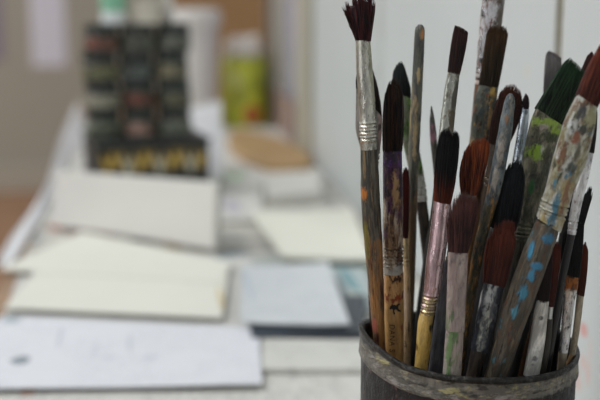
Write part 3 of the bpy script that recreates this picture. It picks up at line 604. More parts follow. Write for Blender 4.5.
# ---- ink on the tan handles
ink = plain('black_ink', (30, 26, 24), 0.6)
def on_handle(br, pts, faces, name, mat, lift=0.00006):
    """pts: local (x, z) of a flat figure, laid on the near side of the round handle"""
    hr = br['hr']; V = []
    for x, z in pts:
        i = int(np.clip(np.searchsorted(hr[:, 0], z) - 1, 0, len(hr) - 2)); k = (z - hr[i, 0]) / (hr[i + 1, 0] - hr[i, 0])
        cx, a, b = hr[i, 1:] + (hr[i + 1, 1:] - hr[i, 1:]) * k
        q = max(-.98, min(.98, (x - cx) / a)); V.append((x, -b * math.sqrt(1 - q * q) * 1.03 - lift, z))
    return link(name, V, faces, mat, br['handle'], smooth=False)
def text_pts(body, size, spacing=1.0):
    cu = bpy.data.curves.new('t', 'FONT'); cu.body = body; cu.size = size; cu.space_character = spacing; cu.resolution_u = 3
    o = bpy.data.objects.new('t', cu); COL.objects.link(o)
    dg = bpy.context.evaluated_depsgraph_get(); me = bpy.data.meshes.new_from_object(o.evaluated_get(dg))
    V = [(v.co.x, v.co.y) for v in me.vertices]; Fc = [tuple(p.vertices) for p in me.polygons]
    bpy.data.objects.remove(o); bpy.data.meshes.remove(me); bpy.data.curves.remove(cu)
    return V, Fc
F3 = FR['B3']; p3 = F3.px(393, 320)
V, Fc = text_pts('DANA S', 7.4 * p3, 1.14)
x0, z0 = F3.loc(388.8, 321.5)
on_handle(BR['B3'], [(x0 + y, z0 - x) for x, y in V], Fc, 'lettering', ink)
# a little prancing horse stamped above the letters
horse = [(0,5),(1,7.5),(2.2,8.2),(3,10),(3.6,8.6),(5,8.9),(6.6,8),(8,9.4),(10,9.6),(10.8,8),(9.4,8),(8.6,6.4),(9.6,4.2),(11.4,3.4),(11.2,1.2),(10.2,2.2),(8.4,2.6),(7,4.4),(5.4,4.6),(4.6,3),(5.6,1.2),(4.6,0),(3.4,1.8),(3.4,4.2),(2.2,5.2),(1,4.2)]
hx, hz = F3.loc(388.6, 300)
on_handle(BR['B3'], [(hx + x * p3, hz - (10.5 - y) * p3 * 1.15) for x, y in horse], [tuple(range(len(horse)))], 'horse_emblem', ink)
F6 = FR['B6']; p6 = F6.px(407, 330)
V = []; Fc = []
for (ua, va, ub, vb) in ((405, 321, 409.5, 320), (408.5, 321, 409, 331), (404.6, 346, 409, 337), (405, 340, 406, 346), (405, 352, 409, 351)):
    a = np.array(F6.loc(ua, va)); b = np.array(F6.loc(ub, vb)); d = b - a; d /= np.linalg.norm(d); n = np.array([-d[1], d[0]]) * 0.5 * p6
    k = len(V); V += [tuple(a + n), tuple(b + n), tuple(b - n), tuple(a - n)]; Fc.append((k, k + 1, k + 2, k + 3))
on_handle(BR['B6'], V, Fc, 'ink_strokes', ink)
# ------------------------------------------------------------------ the tin
def build_tin():
    c = np.array([RIM[0], RIM[1], 0.0025])
    e = empty('paint_tin', c, 'battered black paint tin smeared with dried paint, holding the brushes', 'tin')
    H = RZ - c[2]
    dz = lambda x: 0.0
    body_m = paint('black_smeared_tin', (25, 24, 26), [dict(c=(150, 118, 106), s=120, q=.5, t=.63, w=.03), dict(c=(58, 54, 60), s=90, q=.35, t=.64, w=.05), dict(c=(24, 23, 25), s=160, q=.7, t=.5, w=.05), dict(c=(150, 146, 140), s=420, q=.25, t=.68, w=.02)], .1, .42, .0005)
    band_m = paint('smeared_band', (124, 121, 113), [dict(c=(100, 97, 91), s=60, q=2, t=.5, w=.06), dict(c=(170, 164, 138), s=90, q=2.5, t=.6, w=.04), dict(c=(62, 58, 54), s=110, q=3, t=.6, w=.03), dict(c=(158, 152, 146), s=80, q=2.5, t=.6, w=.04), dict(c=(40, 38, 36), s=120, q=2, t=.2, z=(-.5, .1)), dict(c=(44, 42, 38), s=120, q=2, t=.2, z=(.86, 1.5), zk=.4), dict(c=(176, 168, 124), s=70, q=2, t=.6, w=.02, z=(.2, .75))], .15, .42, .0005)
    rim_m = paint('dark_rim_metal', (40, 38, 36), [dict(c=(72, 68, 62), s=200, t=.58, w=.04), dict(c=(36, 34, 32), s=260, t=.55)], .6, .36, .0003)
    m = MB()
    ro = RO - 0.0009; ri = RO - 0.0016
    prof = [(ri, H - 0.002), (ri, 0.0015), (0.0005, 0.0015), (0.0005, 0), (ro - .001, 0.0), (ro + .0006, 0.0008), (ro + .0006, .0022), (ro, .003), (ro, .028), (ro + .0007, .029), (ro, .030), (ro, .034), (ro + .0007, .035), (ro, .036), (ro, H - 0.002)]
    m.lathe(prof, 96, closed=True)
    ob = m.obj('body', body_m, e, smooth=True)
    m = MB()      # the lid seat: a band standing a little proud of the body
    b0, b1 = H - 0.0088, H - 0.0016
    m.lathe([(ro + .00005, b0 + .0003), (ro + .0006, b0), (ro + .0009, b0 + .0006), (RO - .0001, b0 + .0014), (RO - .0003, b0 + .004), (RO - .0002, b1), (ro + .00003, b1)], 96, closed=True)
    m.obj('band', band_m, e, smooth=True)
    m = MB()
    cr = RO - .0011; rr = .00125
    m.lathe([(cr + rr * math.cos(t) * .95, H - .0012 + rr * math.sin(t)) for t in np.linspace(0, 2 * math.pi, 14, endpoint=False)], 96, closed=True)
    m.obj('rim', rim_m, e, smooth=True)
    # bent lip: higher on the left, and small dents
    for o in e.children:
        for v in o.data.vertices:
            k = max(0, (v.co.z - H * .55) / (H * .45)) ** 2
            x = v.co.x / RO; r = math.hypot(v.co.x, v.co.y)
            th = math.atan2(v.co.y, v.co.x)
            if r > RO * .5:
                v.co.z += k * (-0.0006 * x + 0.0024 * max(0, -x - .45) / .55 + 0.0038 * (max(0, -x - .72) / .28) ** 1.4 + 0.0004 * math.sin(3 * th + 1))
                f = 1 + k * 0.004 * math.sin(5 * th) * (0.4 + 0.6 * max(0, -x)) + 0.0035 * mnoise.noise(Vector((v.co.x * 55, v.co.y * 55, v.co.z * 55)))
                v.co.x *= f; v.co.y *= f
    # dried drip of cream paint
    d = onz(386.5, 392, RZ - .016)
    th = math.atan2(d[1] - RIM[1], d[0] - RIM[0])
    m = MB()
    th = math.atan2(-math.sqrt(max(0, 1 - (.75) ** 2)), -.75)
    drip = plain('cream_drip_paint', (206, 190, 140), .4)
    pr = [(0.0001, .0028), (.0005, .0022), (.00075, .0006), (.0006, -.0008), (.0001, -.0014)]
    m.lathe(pr, 12)
    o = m.obj('paint_drip', drip, e, smooth=True); o.location = ((ro + .0003) * math.cos(th), (ro + .0003) * math.sin(th), H - .0165)
    return e
TIN = build_tin()

# ------------------------------------------------------------------ setting
def structure(o, **k): o['kind'] = 'structure'; return o
FLZ = -0.75
YF = float(onz(10, 192, FLZ)[1])
wallp = (212, 213, 209)
def wall_mat():
    N = NT('white_painted_boards'); 
    nz = N.noise(9, 1, 3.0); 
    cur = N.mix(N.mapr(nz, .3, .7), lin((198, 203, 202)), lin((204, 209, 208)))
    # faint red crayon marks low on the boards by the tin
    for (y, z, ry, rz, a, c) in WALLMARKS:
        mp = N.n('ShaderNodeMapping'); N.l(N.tc.outputs['Object'], mp.inputs[0])
        mp.inputs['Scale'].default_value = (0, 1 / ry, 1 / rz); mp.inputs['Location'].default_value = (0, -y / ry, -z / rz)
        ln = N.n('ShaderNodeVectorMath'); ln.operation = 'LENGTH'; N.l(mp.outputs[0], ln.inputs[0])
        r = N.math('ADD', ln.outputs['Value'], N.math('MULTIPLY', N.math('SUBTRACT', N.noise(90, 1, y * 50 + z * 91), .5), 1.4))
        f = N.math('MULTIPLY', N.mapr(r, .7, 1.2, 1, 0), a)
        cur = N.mix(f, cur, lin(c))
    N.l(cur, N.b.inputs['Base Color']); N.b.inputs['Roughness'].default_value = .45
    return N.m
WALLMARKS = []
for (u, v, ru, rv, a, c) in ((584, 331, 3.5, 7, .75, (214, 140, 132)), (583, 361, 3, 9, .5, (220, 166, 156)), (578, 380, 4, 12, .45, (222, 172, 160)), (588, 372, 2.5, 14, .45, (222, 176, 166)), (590, 350, 2, 14, .3, (224, 184, 176)),
                             (527, 72, 3, 7, .25, (214, 200, 176)), (463, 70, 4, 5, .15, (190, 180, 160))):
    q = onx(u, v, WALLX); q2 = onx(u + 1, v, WALLX); q3 = onx(u, v + 1, WALLX)
    WALLMARKS.append((q[1], q[2], abs(q2[1] - q[1]) * ru, abs(q3[2] - q[2]) * rv, a, c))
G1 = float(onx(558.5, 30, WALLX)[1]); G2 = float(onx(380, 30, WALLX)[1])
YTR = float(onx(313, 60, WALLX)[1])
WALLMARKS += [(G1, 0, .0052, 5, .9, (170, 164, 146)), (G2, 0, .010, 5, .5, (176, 172, 158))]
m = MB()
edges = [-0.8, G1 - .44 * 2 + .04, G1 - .44 + .02, G1, G2, YTR]
edges = sorted(set([-0.9, 2 * G1 - G2, G1, G2, YTR]))
for a, b in zip(edges[:-1], edges[1:]):
    ga = .012 if abs(a - G2) < 1e-6 else .0055; gb = .012 if abs(b - G2) < 1e-6 else .0055
    poly = [(WALLX + .006, a - ga, 0), (WALLX, b, 0)]
    poly = [(WALLX + .008, a, 0), (WALLX + .006, a + ga * .5, 0), (WALLX, a + ga * .85, 0), (WALLX, b - gb * .85, 0), (WALLX + .006, b - gb * .5, 0), (WALLX + .008, b, 0), (WALLX + .05, b, 0), (WALLX + .05, a, 0)]
    m.prism([(x, y, FLZ) for x, y, z in poly], (0, 0, 2.6))
wr = structure(m.obj('wall_right', wall_mat()))
# far end of the right wall: casing, pale door leaf set in it, second casing
def slab_x(name, y0, y1, x0, x1, z0, z1, mat, bev=.003):
    m = MB(); m.box((x0, y0, z0), (x1, y1, z1)); return structure(m.obj(name, mat, bevel=bev))
yw = lambda u: float(onx(u, 60, WALLX)[1])
slab_x('trim_1', YTR + .0005, yw(300), WALLX - .006, WALLX + .05, FLZ, 1.85, plain('beige_casing', (176, 172, 156), .5))
slab_x('door_1', yw(300) + .0005, yw(283.5), WALLX + .004, WALLX + .05, FLZ, 1.85, plain('lilac_white_door', (190, 188, 204), .22))
slab_x('trim_2', yw(283.5) + .0005, yw(275.5), WALLX - .006, WALLX + .05, FLZ, 1.85, plain('grey_beige_casing', (164, 160, 150), .5))
slab_x('trim_3', yw(275.5) + .0005, yw(266), WALLX + .001, WALLX + .05, FLZ, 1.85, plain('dark_jamb', (60, 56, 54), .6))
slab_x('wall_far_right', yw(266) + .0005, YF, WALLX + .01, WALLX + .06, FLZ, 1.85, plain('warm_grey_wall', (170, 166, 156), .7), 0)  # far stretch of the right wall in one even warm grey
m = MB(); m.box((-4.5, YF, FLZ), (WALLX + .06, YF + .1, 1.85)); structure(m.obj('wall_back', plain('grey_wall', (180, 176, 164), .8)))
bz = float(ony(10, 166, YF)[2])
m = MB(); m.box((-4.5, YF - .025, FLZ), (WALLX, YF - .0005, bz)); structure(m.obj('baseboard_back', plain('grey_baseboard', (190, 184, 172), .5), bevel=.006))
m = MB(); m.box((-4.5, -1.0, FLZ - .05), (WALLX + .06, YF + .1, FLZ - .0005)); structure(m.obj('floor', plain('brown_floor', (182, 142, 112), .5, noise=.12, scale=6)))

# ------------------------------------------------------------------ table
XL = -0.113
t = empty('table', ((XL + WALLX) / 2, 1.0, FLZ), 'long narrow wooden table along the white board wall, covered with papers', 'table')
def local(m_, name, mat, parent, bev=0):
    off = np.array(parent.location); m_.v = [tuple(np.array(p) - off) for p in m_.v]
    return m_.obj(name, mat, parent, bevel=bev)
wood = plain('brown_table_wood', (164, 136, 112), .5, noise=.15, scale=14, squash=1)
m = MB(); m.box((XL + .002, .05, -.03), (WALLX - .0015, 2.2, -.0002)); local(m, 'top', wood, t, .002)
for x in (XL + .03, WALLX - .04):
    for y in (.12, 2.12):
        m = MB(); m.box((x - .02, y - .02, FLZ), (x + .02, y + .02, -.0302)); local(m, 'leg', wood, t, .002)

# ------------------------------------------------------------------ papers
def paper_mat(name, base, spots=(), lines=0.0, linec=(150, 150, 150), rough=.75, ls=(60, 420), pics=()):
    """spots: (x, y, rx, ry, colour, strength) in world metres of the sheet; lines: strength of printed rows"""
    _seed[0] += 1
    N = NT(name); cur = N.mix(N.mapr(N.noise(14, 1, _seed[0]), .3, .7), lin(base), lin(tuple(min(255, b + 4) for b in base)))
    if lines:
        sep = N.n('ShaderNodeSeparateXYZ'); N.l(N.tc.outputs['Object'], sep.inputs[0])
        row = N.math('FRACT', N.math('MULTIPLY', sep.outputs[1], ls[1] * .6)); band = N.mapr(row, .45, .55)
        wd = N.mapr(N.noise(ls[1] * 1.4, 1, _seed[0] + 3, squx=.9, squy=.2), .45, .55)
        par = N.mapr(N.noise(ls[0] * .35, 1, _seed[0] + 4), .45, .5)
        cur = N.mix(N.math('MULTIPLY', N.math('MULTIPLY', N.math('MULTIPLY', band, wd), par), lines), cur, lin(linec))
    for k, (c, sc, th, a) in enumerate(pics):
        cur = N.mix(N.math('MULTIPLY', N.mapr(N.noise(sc, 1, _seed[0] + 9 + k, 1.0), th, th + .06), a), cur, lin(c))
    for (x, y, rx, ry, c, a) in spots:
        mp = N.n('ShaderNodeMapping'); N.l(N.tc.outputs['Object'], mp.inputs[0])
        mp.inputs['Scale'].default_value = (1 / rx, 1 / ry, 0); mp.inputs['Location'].default_value = (-x / rx, -y / ry, 0)
        ln = N.n('ShaderNodeVectorMath'); ln.operation = 'LENGTH'; N.l(mp.outputs[0], ln.inputs[0])
        r = N.math('ADD', ln.outputs['Value'], N.math('MULTIPLY', N.math('SUBTRACT', N.noise(160, 1, x * 31 + y * 77), .5), .8))
        cur = N.mix(N.math('MULTIPLY', N.mapr(r, .8, 1.1, 1, 0), a), cur, lin(c))
    N.l(cur, N.b.inputs['Base Color']); N.b.inputs['Roughness'].default_value = rough
    return N.m
def sheet(name, quad, z, mat, label, cat='paper', thick=.0008, curl=0.0, group=None, nx=14, ny=14, world=True):
    """quad: pixel corners near-left, near-right, far-right, far-left on the level z"""
    P = [onz(u, v, z) for u, v in quad]
    P = [np.array([min(p[0], WALLX - .0025), p[1], p[2]]) for p in P]
    V = []; Fc = []
    for top in (1, 0):
        for j in range(ny + 1):
            for i in range(nx + 1):
                a, b = i / nx, j / ny
                p = (P[0] * (1 - a) + P[1] * a) * (1 - b) + (P[3] * (1 - a) + P[2] * a) * b
                w = curl * (0.5 + 0.5 * mnoise.noise(Vector((p[0] * 14, p[1] * 14, z * 900)))) + curl * .8 * (abs(2 * a - 1) ** 4) * .5
                V.append((p[0], p[1], z + w + (thick if top else 0)))
    n1 = (nx + 1) * (ny + 1)
    for j in range(ny):
        for i in range(nx):
            a = j * (nx + 1) + i; q = (a, a + 1, a + nx + 2, a + nx + 1); Fc.append(q); Fc.append(tuple(n1 + k for k in q[::-1]))
    for i in range(nx):
        for j in (0, ny):
            a = j * (nx + 1) + i; q = (a, n1 + a, n1 + a + 1, a + 1); Fc.append(q if j == 0 else q[::-1])
    for j in range(ny):
        for i in (0, nx):
            a = j * (nx + 1) + i; q = (a, a + nx + 1, n1 + a + nx + 1, n1 + a); Fc.append(q if i == 0 else q[::-1])
    o = link(name, V, Fc, mat, smooth=True)
    try: o.data.set_sharp_from_angle(angle=math.radians(50))
    except Exception: pass
    return tag(o, label, cat, group or ('newspapers covering the table' if name == 'newspaper' else 'loose papers on the table'))
def S(u, v, z, ru, rv, c, a=.8):
    p = onz(u, v, z); return (p[0], p[1], abs(onz(u + 1, v, z)[0] - p[0]) * ru, abs(onz(u, v - 1, z)[1] - p[1]) * rv, c, a)

news = (212, 210, 203)
sheet('newspaper', [(-30, 470), (640, 470), (392, 352), (-4, 352)], .0002, paper_mat('newsprint_near', news, [S(28, 394, 0, 9, 4, (196, 140, 110), .7)], .5, (110, 110, 112)), 'printed newspaper spread at the near end of the table, under the white form', 'newspaper', .0009)
sheet('newspaper', [(-6, 349), (470, 349), (400, 252), (26, 252)], .0002, paper_mat('newsprint_mid', (208, 206, 200), [S(272, 262, 0, 22, 5, (120, 140, 136), .5)], .6, (110, 114, 120), pics=(((70, 110, 130), 22, .66, .6),)), 'newspaper with coloured pictures under the cream papers in mid table', 'newspaper', .0009)
sheet('newspaper', [(28, 250), (420, 250), (360, 184), (56, 184)], .0002, paper_mat('newsprint_pictures', (198, 195, 186), [S(57, 228, 0, 9, 4, (176, 110, 96), .8), S(85, 234, 0, 22, 4, (150, 104, 92), .7), S(105, 238, 0, 12, 3, (160, 84, 84), .7), S(142, 242, 0, 14, 4, (84, 84, 90), .8), S(172, 249, 0, 9, 4, (176, 140, 70), .8), S(200, 252, 0, 14, 3, (160, 150, 130), .8), S(230, 240, 0, 14, 8, (140, 140, 140), .6), S(240, 200, 0, 10, 10, (140, 136, 160), .6), S(35, 240, 0, 8, 5, (120, 132, 140), .7)], .8, (96, 96, 100), pics=(((150, 150, 150), 26, .58, .6),)), 'colour-printed newspaper under and around the leaning white pad', 'newspaper', .0009)
sheet('newspaper', [(57, 182), (370, 182), (310, 126), (80, 126)], .0002, paper_mat('newsprint_far', (212, 210, 203), [S(228, 180, 0, 14, 6, (130, 176, 132), .6), S(300, 170, 0, 12, 5, (170, 150, 150), .5), S(60, 170, 0, 12, 5, (150, 160, 130), .5)], .25, (120, 120, 120)), 'newspaper at the far end of the table, under the wooden board', 'newspaper', .0009)

sheet('form_sheet', [(-40, 391), (262, 387), (259, 330), (0, 318)], .0035, paper_mat('bluish_white_form', (222, 223, 228), [S(12, 321, .0035, 10, 4, (130, 150, 160), .7), S(20, 363, .0035, 10, 4, (96, 112, 124), .8), S(60, 340, .0035, 2, 12, (180, 184, 196), .6), S(130, 345, .0035, 2.5, 10, (186, 190, 200), .6), S(95, 352, .0035, 2, 9, (190, 194, 204), .5), S(150, 360, .0035, 8, 3, (190, 194, 204), .5), S(108, 360, .0035, 8, 2, (190, 194, 204), .5)], .25, (170, 172, 184)), 'bluish-white printed form sheet at the lower left with faint handwriting', 'paper', .0008, .0012)
sheet('paper_stack', [(262, 374), (378, 374), (366, 345), (262, 343)], .0015, paper_mat('grey_white_paper', (208, 207, 200), (), .4, (140, 140, 140)), 'grey-white folded paper right of the bluish-white form', 'paper', .003, .0004)
sheet('cream_sheet', [(4, 309), (222, 319), (229, 267), (48, 257)], .0045, paper_mat('cream_paper', (224, 223, 212), [S(221, 300, .0045, 3, 14, (200, 176, 110), .7)], 0), 'front cream sheet of the pair at the left, above the bluish-white form', 'paper', .0009, .0)
sheet('cream_sheet', [(-3, 270), (222, 283), (231, 262), (82, 232)], .00545, paper_mat('old_cream_paper', (224, 223, 212)), 'rear cream sheet of the pair at the left, before the leaning white pad', 'paper', .0003, .0003)
sheet('magazine', [(252, 341), (362, 337), (366, 300), (246, 305)], .0035, plain('dark_magazine_cover', (62, 70, 80), .4, noise=.3, scale=40), 'dark-covered magazine peeping out under the grey print at centre', 'magazine', .004)
sheet('printed_sheet', [(240, 326), (350, 328), (328, 266), (243, 268)], .0085, paper_mat('bluish_grey_print', (206, 210, 212), [S(247, 285, .0085, 3, 20, (176, 190, 206), .6)], .5, (150, 156, 166)), 'bluish-grey printed sheet lying on the dark magazine', 'paper', .0008, .003)
sheet('colour_print', [(335, 312), (372, 312), (366, 268), (320, 268)], .0025, paper_mat('teal_print', (190, 200, 200), [S(350, 285, 0, 6, 14, (90, 150, 160), .7), S(338, 290, 0, 4, 12, (110, 112, 118), .8), S(356, 300, 0, 5, 6, (200, 200, 180), .7)], .4, (80, 120, 130)), 'blue and teal colour print at the wall side, beside the bluish-grey sheet', 'paper', .0008, .0005)
sheet('cream_sheet', [(284, 263), (372, 264), (352, 213), (250, 217)], .006, paper_mat('bright_cream_paper', (230, 229, 216)), 'cream sheet at the wall side, beyond the bluish-grey print', 'paper', .0025, .003)
sheet('art_print', [(290, 272), (376, 274), (366, 262), (282, 262)], .0025, paper_mat('green_edged_print', (120, 128, 100), [S(340, 268, 0, 20, 4, (70, 100, 84), .8)], 0), 'green-edged print sticking out under the cream sheet by the wall', 'paper', .001)
sheet('white_sheet', [(215, 222), (262, 222), (262, 188), (216, 186)], .003, paper_mat('white_paper_far', (216, 214, 208), [S(232, 207, .003, 10, 8, (176, 172, 190), .6)], .2), 'small white paper right of the leaning pad, with a grey-violet picture', 'paper', .001, .001)
sheet('white_sheet', [(225, 190), (325, 184), (318, 168), (222, 164)], .002, paper_mat('white_paper_board', (214, 212, 206), [S(235, 178, .002, 12, 4, (140, 190, 140), .6)], .2), 'white paper in front of the round wooden board', 'paper', .0012, .002)

sheet('white_carton', [(267, 207), (323, 203), (313, 181), (263, 184)], .0012, paper_mat('white_carton_board', (216, 214, 207)), 'flat white carton lying between the round board and the wall-side cream sheet', 'box', .012, group='cartons on the table')
# white cloth along the left edge of the table
V = []; Fc = []
path = [((-6, 268), (14, 262)), ((12, 236), (26, 240)), ((27, 215), (38, 222)), ((42, 192), (48, 203)), ((54, 169), (62, 182)), ((58, 143), (68, 164)), ((67, 122), (78, 148)), ((78, 98), (92, 136))]
for k, (a, b) in enumerate(path):
    h = [.004, .004, .006, .008, .012, .018, .022, .022][k]
    A_, B_ = onz(*a, h), onz(*b, .003)
    for i in range(7):
        s = i / 6; p = A_ * (1 - s) + B_ * s; V.append((p[0], p[1], p[2] + .003 * math.sin(s * 9 + k * 1.7) * (1 - s * .5)))
for k in range(len(path) - 1):
    for i in range(6):
        a = k * 7 + i; Fc.append((a, a + 1, a + 8, a + 7))
o = link('white_cloth', V, Fc, plain('white_cotton', (226, 226, 228), .8))
md = o.modifiers.new('thick', 'SOLIDIFY'); md.thickness = .0015
md = o.modifiers.new('sub', 'SUBSURF'); md.levels = md.render_levels = 2
tag(o, 'rumpled white cloth strip along the left edge of the table', 'cloth')

# ------------------------------------------------------------------ leaning pad and the pile behind it
def hexa(name, F4, off, mat, parent=None, bev=.0015):
    m = MB(); m.prism(F4, off)
    return m.obj(name, mat, parent, bevel=bev)
zt = .054
q = [onz(50, 225, .0065), onz(214, 250, .0065), onz(216, 182, zt), onz(54, 170, zt)]
nrm = np.cross(q[1] - q[0], q[3] - q[0]); nrm /= np.linalg.norm(nrm)
d_ = ray(216, 182); q[2] = CAM + d_ * (((q[0] - CAM) @ nrm) / (d_ @ nrm))
pe = empty('sketch_pad', (q[0] + q[1]) / 2, 'plain white pad leaning back against the black patterned box', 'pad')
oo = np.array(pe.location)
hexa('pages', [p - oo for p in q], -nrm * .007, paper_mat('pad_paper', (214, 211, 204)), pe)
hexa('backing_board', [p - oo - nrm * .0071 for p in q], -nrm * .002, plain('grey_board', (150, 146, 138), .8), pe)

yb = 1.075
bl, brr = ony(97, 172, yb), ony(210, 182, yb + .02)
x0, x1 = float(bl[0]), float(brr[0])
ztop = float(ony(150, 142, yb)[2])
dirx = np.array([x1 - x0, .02, 0]); dirx /= np.linalg.norm(dirx); diry = np.array([-dirx[1], dirx[0], 0]); W_ = (x1 - x0) / dirx[0]
be = empty('patterned_box', (x0, yb, .0015), 'black box with a zigzag of yellow ornament, behind the leaning white pad', 'box', rot=(0, 0, math.atan2(dirx[1], dirx[0])))
blk = plain('black_card', (40, 42, 40), .5, noise=.2)
m = MB(); hb = ztop - .0015; D_ = .10
m.box((0, 0, 0), (W_, D_, hb * .93)); m.obj('body', blk, be, bevel=.002)
m = MB(); m.box((-.002, -.002, hb * .9301), (W_ + .002, D_ + .002, hb)); m.obj('lid', plain('black_lid', (46, 48, 46), .5, noise=.3), be, bevel=.002)
yel = plain('yellow_ornament_paint', (196, 164, 80), .5, noise=.25, scale=120); wht = plain('white_ornament_paint', (196, 190, 166), .5)
for k in range(10):
    a = .004 + (W_ - .016) * k / 9.3
    zc = hb * (.70 + .05 * math.sin(k * 2.1)); m = MB()
    poly = [(a, -.0012, zc + .010), (a + .006, -.0012, zc - .002), (a + .0115, -.0012, zc + .009), (a + .0095, -.0012, zc - .006), (a + .0055, -.0012, zc - .013), (a + .0015, -.0012, zc - .004)]
    m.prism(poly, (0, .0011, 0)); m.obj('ornament', yel if k % 3 != 2 else wht, be)

# jars piled on the box
glass_cols = [(62, 66, 54), (50, 56, 50), (70, 64, 58), (44, 48, 46)]
lab_cols = [(150, 160, 136), (190, 150, 136), (118, 128, 112), (176, 172, 150), (132, 66, 52), (120, 116, 88), (138, 138, 96), (100, 108, 104), (150, 140, 110), (140, 84, 66), (92, 96, 84), (130, 132, 118)]
lab_names = ['sage', 'dusty pink', 'grey-green', 'pale cream', 'brick red', 'olive', 'yellow-green', 'slate', 'sand', 'terracotta', 'moss', 'pale grey']
lidm = plain('dark_green_lid', (44, 50, 46), .4); gm = [plain('jar_glass_%s' % n, c, .18) for n, c in zip(('olive', 'green', 'brown', 'black'), glass_cols)]
jr = .0174; rows_ = 4
ztop_pile = float(ony(140, 24, yb + .03)[2]); jh = (ztop_pile - ztop) / rows_
Rz = np.array(be.matrix_basis.to_3x3()) if False else None
th = math.atan2(dirx[1], dirx[0])
def boxpt(a, b): return np.array([x0, yb, 0]) + dirx * a + diry * b
wd = ['bottom', 'second', 'third', 'top']; cd = ['left', 'middle', 'right']
k = 0
for r_ in range(rows_):
    for c_ in range(3):
        a = W_ * .49 + (c_ - 1) * (2 * jr + .001) - .0075 + .0015 * math.sin(r_ * 2.3 + .5)
        p = boxpt(a, .032 + .0006 * ((r_ + c_) % 3)); z = ztop + .0002 + r_ * jh
        e = empty('paint_jar', (p[0], p[1], z), 'dark paint jar with %s label, %s column, %s row of the pile' % (lab_names[k], cd[c_], wd[r_]), 'jar', 'paint jars piled on the black box', rot=(0, 0, .4 * k))
        m = MB(); m.lathe([(jr * .9, 0), (jr, .001), (jr, jh * .62), (jr * .9, jh * .7), (jr * .86, jh * .72)], 28); m.obj('body', gm[k % 4], e, smooth=True)
        m = MB(); m.lathe([(jr * .95, jh * .7201), (jr * .97, jh * .74), (jr * .97, jh * .97), (jr * .9, jh * .995)], 28); m.obj('lid', lidm, e, smooth=True)
        m = MB(); n = 40
        m.lathe([(jr * 1.001, jh * .14), (jr * 1.015, jh * .14), (jr * 1.015, jh * .56), (jr * 1.001, jh * .56)], n, closed=True); m.obj('label_band', paint('%s_label' % lab_names[k].replace(' ', '_').replace('-', '_'), tuple(int(x * .8 + 14) for x in lab_cols[k]), [dict(c=(42, 46, 38), s=55, t=.52, w=.04), dict(c=(150, 150, 128), s=90, t=.62)], 0, .6), e, smooth=True)
        k += 1
ztp = ztop + rows_ * jh + .0004
# on top of the pile
def jar_xy(c_): return boxpt(W_ * .49 + (c_ - 1) * (2 * jr + .001) - .0075, .032)
p = jar_xy(0); e = empty('glue_bottle', (p[0] + .014, p[1], ztp), 'clear white bottle with a green label standing on the jar pile', 'bottle')
m = MB(); m.lathe([(.011, 0), (.012, .001), (.012, .04), (.006, .048), (.005, .055)], 24); m.obj('body', plain('milky_plastic', (220, 226, 226), .3), e, smooth=True)
m = MB(); m.lathe([(.0121, .012), (.0124, .012), (.0124, .034), (.0121, .034)], 24, closed=True); m.obj('label_band', plain('green_label', (130, 186, 156), .5), e, smooth=True)
m = MB(); m.lathe([(.0055, .0551), (.0055, .066), (.002, .07)], 20); m.obj('cap', plain('white_cap', (224, 224, 222), .4), e, smooth=True)
p = jar_xy(1); m = MB(); m.lathe([(.0135, 0), (.0142, .022), (.0147, .023), (.0135, .0225), (.0125, .001)], 28, c=(0, 0, 0)); o = m.obj('paper_cup', plain('cream_paper_cup', (208, 202, 188), .7), smooth=True); o.location = (p[0] + .0105, p[1], ztp); tag(o, 'small cream paper cup standing on the middle of the jar pile', 'cup')
p = jar_xy(2); m = MB(); m.lathe([(.0045, 0), (.005, .001), (.005, .06), (.0042, .066), (.003, .07)], 20); o = m.obj('white_tube', plain('white_tube_plastic', (218, 216, 210), .4), smooth=True); o.location = (p[0] - .003, p[1] + .004, ztp); tag(o, 'slim white upright tube at the right of the jar pile top', 'tube')

# white card leaning at the right of the pile
q = [onz(182, 152, .0025) * 0 + ony(186, 168, 1.22), ony(224, 168, 1.2), ony(221, 101, 1.24), ony(182, 112, 1.26)]
q[0][2] = q[1][2] = .0018
hx_ = hexa('white_card', q, (0, .004, 0), plain('white_card_paper', (224, 224, 226), .7)); tag(hx_, 'white card standing upright between the jar pile and the white tub', 'card')
# white tub beyond
p = onz(197, 122, .0015); y_ = 1.62; cx = float(ony(196, 60, y_)[0]); rad = 25.5 / FPX * y_ / 1.0
zt2 = float(ony(196, 10, y_)[2]); zb2 = float(ony(196, 28, y_)[2])
e = empty('plastic_tub', (cx, y_, .0015), 'tall white plastic tub with a wider lid, behind the jar pile', 'tub')
m = MB(); m.lathe([(rad * .78, 0), (rad * .8, .002), (rad * .88, zb2)], 40); m.obj('body', plain('white_plastic', (212, 208, 204), .45), e, smooth=True)
m = MB(); m.lathe([(rad * .98, zb2 + .0001), (rad, zb2 + .003), (rad, zt2 - .004), (rad * .9, zt2), (rad * .3, zt2 + .001)], 40); m.obj('lid', plain('white_lid_plastic', (216, 213, 208), .45), e, smooth=True)
